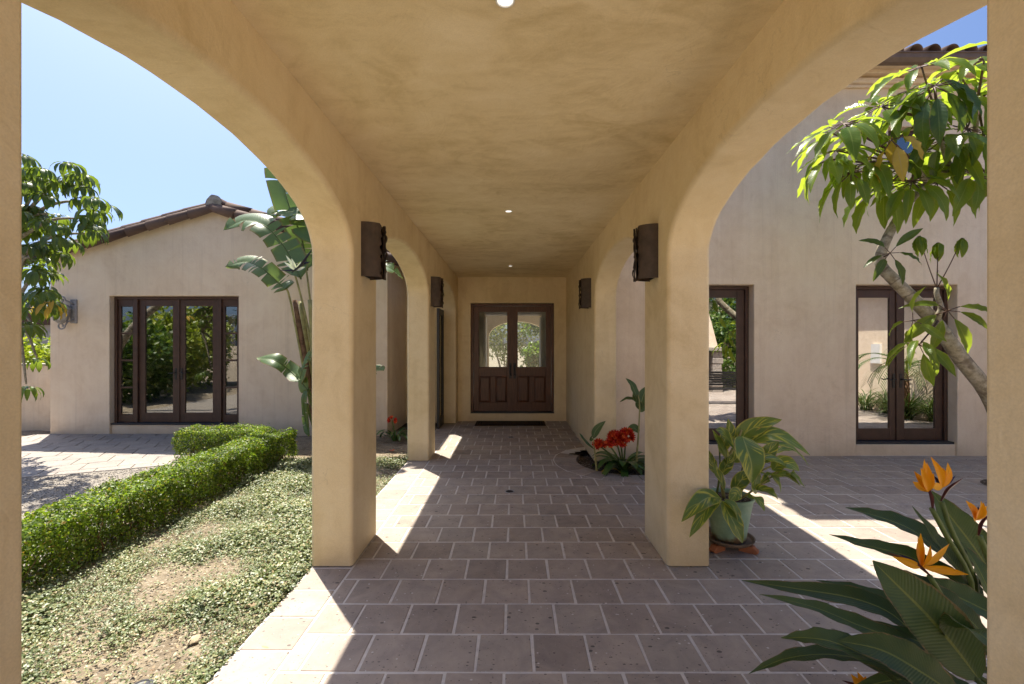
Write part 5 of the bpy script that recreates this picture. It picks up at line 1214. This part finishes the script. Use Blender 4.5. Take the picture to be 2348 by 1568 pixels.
tag(rn.build('straw', M['litter']), 'thin straws and runners lying over the garden soil', 'straw', None, 'stuff')
for i, (px, py, lab) in enumerate(((585, 1388, 'curled dry leaf on the soil near the walkway edge, upper of the three'), (445, 1468, 'narrow curled dry leaf lying on bare soil'), (610, 1492, 'broad dry leaf on the soil closest to the paving'))):
    c = P(px, py, (HC + .02) * FPX / (py - VPY)); m = MB(); a = 1.1 * i + .3; d = Vector((math.cos(a), math.sin(a) * .5, .0)) * .09
    ribbon(m, [c - d, c + Vector((0, 0, .025)), c + d + Vector((0, 0, .01))], .032, (0, 0, 1), petal, -.5, 8, 2, .006); tag(m.build('dry_leaf', M['litter'], None, True), lab, 'leaf', 'dry leaves on the soil')

# ------------------------------------------------------------------ shrubs and trees beyond
def bush(name, blobs, n, leaf, mat, lab, cat, seed, group=None, trunk=None):
    r_ = np.random.default_rng(seed); b0 = blobs[0]; t = thing(name, (b0[0], b0[1], -.05), lab, cat, group); Ps = []
    for bx, by, bz_, rx, ry, rz in blobs:
        k = int(n / len(blobs)); d = r_.normal(size=(k, 3)); d /= np.linalg.norm(d, axis=1, keepdims=True); q = d * (r_.uniform(.25, 1, (k, 1)) ** .5) * (1 + .25 * np.sin(d * 7).sum(1, keepdims=True) / 2)
        Ps.append(np.array([bx, by, bz_]) + q * [rx, ry, rz])
    p = np.concatenate(Ps); p = p[p[:, 2] > .0]; nv = r_.normal(size=(len(p), 3)) + [0, 0, .6]; nv /= np.linalg.norm(nv, axis=1, keepdims=True); L = r_.uniform(.6, 1.3, len(p)) * leaf
    tag(cards('crown', mat, p, nv, L, L * .3, t, r_), kind='stuff'); tr = MB()
    for bx, by, bz_, rx, ry, rz in blobs:
        base = Vector((b0[0] + .05, b0[1], -.06)); e = Vector((bx, by, bz_)); tr.tube(crom([base, base.lerp(e, .4) + Vector((.05, 0, .1 * bz_)), e], 6), [.06 * max(.5, bz_ / 3) * (1 - .11 * i) for i in range(7)], 6)
    tr.build('trunk', M['bark'], t, True); return t
M['lime'] = isl_mat('lime_leaf', [(0, (.12, .17, .02)), (.5, (.26, .32, .04)), (1, (.42, .44, .08))], .4, .35, .5, (1.5, 1.6, .5))
M['mid'] = isl_mat('mid_leaf', [(0, (.03, .07, .015)), (.5, (.07, .13, .025)), (1, (.15, .20, .05))], .42, .35, .5, (2.2, 2.2, .7))
M['pale'] = isl_mat('pale_leaf', [(0, (.14, .18, .07)), (.5, (.24, .28, .12)), (1, (.38, .40, .2))], .5, .35, .4, (1.6, 1.6, .9))
bush('garden_shrub', [(-10.2, 10.1, 1.2, .9, .6, .75), (-11.2, 10.2, 1.3, .9, .6, .7), (-9.5, 10.0, 1.2, .5, .5, .65), (-12.3, 10.3, 1.2, .9, .6, .8)], 5200, .11, M['lime'], 'bright yellow green shrub behind the low garden wall', 'shrub', 5)
# neighbouring house glimpsed far left
nh = thing('neighbour_house', (-46, 42, 0), 'small far grey house sliver above the low garden wall', 'house')
M['siding'] = simple('grey_siding', (.38, .36, .35), .8, .2, .12, 3, .2, 0.0, (1, 1, 14))
wall_grid(MB(), -52, -40, -.1, 3.6, 42, 48, [(-42.6, -41.6, 1.9, 2.9)]).build('wall', M['siding'], nh); MB().box(-42.6, -41.6, 42.1, 42.2, 1.9, 2.9).build('window', M['intdark'], nh)
m = MB(); m.add([(-52.5, 41.5, 3.5), (-39.6, 41.5, 3.5), (-39.6, 48.5, 3.5), (-52.5, 48.5, 3.5), (-48, 41.5, 5.6), (-48, 48.5, 5.6)], [(0, 1, 4), (2, 3, 5), (0, 4, 5, 3), (1, 2, 5, 4), (0, 3, 2, 1)]); m.build('roof', M['roof'], nh)
# garden beyond the entry hall
bush('garden_tree', [(-.5, 22, 2.2, 1.6, 1.2, 1.4), (.4, 23, 4.0, 2, 1.4, 1.4), (-1.8, 23, 3.2, 1.4, 1.2, 1.4)], 7000, .16, M['pale'], 'pale leafy tree seen through the left entry door glass', 'tree', 6, 'trees beyond the entry hall')
bush('garden_tree', [(1.3, 19.5, 2.9, .9, .8, .9), (1.1, 20.5, 1.2, .7, .7, .6), (2.2, 21, 2.3, 1, 1, 1.2)], 6000, .14, M['mid'], 'darker green tree seen through the right entry door glass', 'tree', 7, 'trees beyond the entry hall')
# planting mirrored in the gabled house windows
for i, (x, y, z) in enumerate(((-12.5, 1.0, 1.9), (-11.5, 3.8, 1.6), (-13.2, -1.6, 2.2), (-10.4, -2.4, 1.5))):
    bush('garden_shrub', [(x, y, z * .55, 1.3, 1.2, z * .6), (x + .4, y + .6, z, 1.2, 1.1, z * .55), (x - .3, y - .7, z * .9, 1.1, 1.2, z * .6)], 5200, .17, M['mid'] if i % 2 else M['lime'], ['tall shrub reflected in the left door leaf of the gabled house', 'rounded green shrub mirrored low in the gabled house door glass', 'large leafy shrub reflected in the gabled house glass', 'low shrub behind the near left pier, mirrored in the house glass'][i], 'shrub', 20 + i, 'shrubs mirrored in the gabled house windows')

# ------------------------------------------------------------------ courtyard side mirrored in the right house's glass
cw = thing('courtyard_wall', (9.6, 1, 0), 'sunlit tan courtyard wall with an eave, mirrored in the right doors', 'wall')
MB().box(9.5, 9.8, -1.5, 6.9, -.05, 3.1).build('wall_body', M['house'], cw); MB().box(9.22, 10.1, -1.6, 6.9, 3.101, 3.2).build('eave', M['roof'], cw)
MB().box(9.44, 9.499, 2.2, 2.5, 1.2, 1.7).build('wall_plate', M['white'], cw)
def grass(name, c, n, L, lab, seed):
    t = thing(name, c, lab, 'plant', 'strappy grasses at the courtyard wall'); r_ = random.Random(seed); m = MB()
    for i in range(n):
        a = r_.random() * 6.28; el = r_.uniform(.7, 1.4); p = Vector(c) + Vector((r_.uniform(-.1, .1), r_.uniform(-.1, .1), 0)); pts = [p]
        for k in range(4): pts.append(pts[-1] + Vector((math.cos(a) * math.cos(el), math.sin(a) * math.cos(el), math.sin(el))) * L * r_.uniform(.2, .3)); el -= r_.uniform(.2, .5)
        ribbon(m, pts, .014, (0, 0, 1), strap, .2, 6, 1)
    tag(m.build('blades', M['gingergreen'], t), kind='stuff'); return t
for i, (x, y) in enumerate(((9.1, 2.5), (9.2, 3.1), (9.1, 3.7), (9.2, 4.3), (8.9, 3.9))): grass('grass_clump', (x, y, 0), 70, .8, ['strappy grass clump, leftmost in the right glazed door reflection', 'second strappy grass clump from the left in the door reflection', 'middle strappy grass clump under the palm in the reflection', 'strappy grass clump nearest the house wall in the reflection', 'front strappy grass clump beside the palm in the reflection'][i], 40 + i)
pl = thing('small_palm', (8.9, 3.85, 0), 'small feathery palm against the courtyard wall, mirrored in the right glazed doors', 'palm')
MB().tube([(8.9, 3.85, -.05), (8.93, 3.83, .6), (8.9, 3.85, 1.1)], [.12, .10, .08], 8).build('trunk', M['dry'], pl, True); r9 = random.Random(3)
for i in range(16):
    a = i * 2.4; el = r9.uniform(.3, 1.2); pts = [Vector((8.9, 3.85, 1.1))]
    for k in range(6): pts.append(pts[-1] + Vector((math.cos(a) * math.cos(el), math.sin(a) * math.cos(el), math.sin(el))) * .19); el -= .32
    q = crom(pts, 20); m = MB(); m.tube(q, .008, 4)
    for k in range(3, 21):
        t_ = (q[k] - q[k - 1]).normalized(); sd = t_.cross(Vector((0, 0, 1))).normalized()
        for s in (-1, 1): ribbon(m, [q[k], q[k] + (sd * s * .8 + t_ * .7) * .12, q[k] + (sd * s * .8 + t_ * .8) * .24 + Vector((0, 0, -.05))], .011, (0, 0, 1), lance, .1, 3, 1)
    m.build('frond', M['gingergreen'], pl)
fp = thing('outdoor_fireplace', (6.9, -2.2, 0), 'pale stone outdoor fireplace mirrored in the left glazed door', 'fireplace')
m = MB(); m.add([(6.2, -2.0, 1.6), (7.3, -2.0, 1.6), (7.3, -2.8, 1.6), (6.2, -2.8, 1.6), (6.5, -2.1, 2.9), (7.0, -2.1, 2.9), (7.0, -2.7, 2.9), (6.5, -2.7, 2.9)], [(0, 1, 5, 4), (1, 2, 6, 5), (2, 3, 7, 6), (3, 0, 4, 7), (4, 5, 6, 7), (0, 3, 2, 1)]); m.build('chimney', M['house'], fp)
MB().box(6.0, 7.55, -2.9, -1.85, 1.45, 1.598).build('mantel', M['mortar'], fp, bevel=.02); rs = random.Random(6)
for s in (6.1, 7.1):
    for k in range(7): MB().box(s + rs.uniform(-.03, .03), s + .34 + rs.uniform(-.03, .03), -2.8, -1.95 + rs.uniform(-.04, .03), k * .207 - .02, k * .207 + .182).build('stone', M['patio'], fp, bevel=.02)
MB().box(6.4, 7.1, -2.8, -2.6, 0, 1.44).build('firebox', M['black'], fp)
pb = thing('patio_bench', (5.9, 1.4, 0), 'black mesh patio bench mirrored in the left glazed door', 'bench'); m = MB()
for k in range(7): m.box(5.0, 6.9, 1.0 + k * .07, 1.05 + k * .07, .42, .445)
m.build('seat', M['black'], pb); m = MB()
for k in range(6): m.box(5.0, 6.9, .93, .955, .50 + k * .07, .555 + k * .07)
m.build('backrest', M['black'], pb)
for x in (5.02, 6.85):
    for y in (.97, 1.46): MB().tube([(x, y, 0), (x, y, .43)], .02, 6).build('leg', M['black'], pb)
for i, (x, y, z) in enumerate(((8.6, -3.6, 2.0), (9.6, -5.5, 3.4), (6.0, -8.0, 3.8))):
    bush('garden_tree', [(x, y, z * .5, 1.2, 1.0, z * .5), (x + .6, y - .3, z, 1.5, 1.2, z * .45), (x - .6, y - .6, z * 1.1, 1.4, 1.2, z * .4)], 5200, .15, M['mid'], ['vine covered shrub behind the fireplace in the left door reflection', 'tree to the right behind the fireplace in the reflection', 'tall tree above the fireplace in the left door reflection'][i], 'tree', 60 + i, 'trees mirrored in the right house doors')

# unseen wall added behind the viewer to bounce sunlight into the shade
MB().box(-9, 9.5, -6.4, -6.1, -.05, 3.6).build('back_wall', M['house'], cw)
MB().box(-9, 9.5, -6.45, -6.05, 3.601, 3.68).build('bounce_wall_coping', M['mortar'], cw)

# soil pocket round the leaning tree
m = MB(); m.lathe([(.36, .004), (.30, .018), (.15, .03), (.0005, .035)], (6.0, 5.35, 0), 20); tag(m.build('planting_well', M['wetsoil'], None, True), kind='structure')
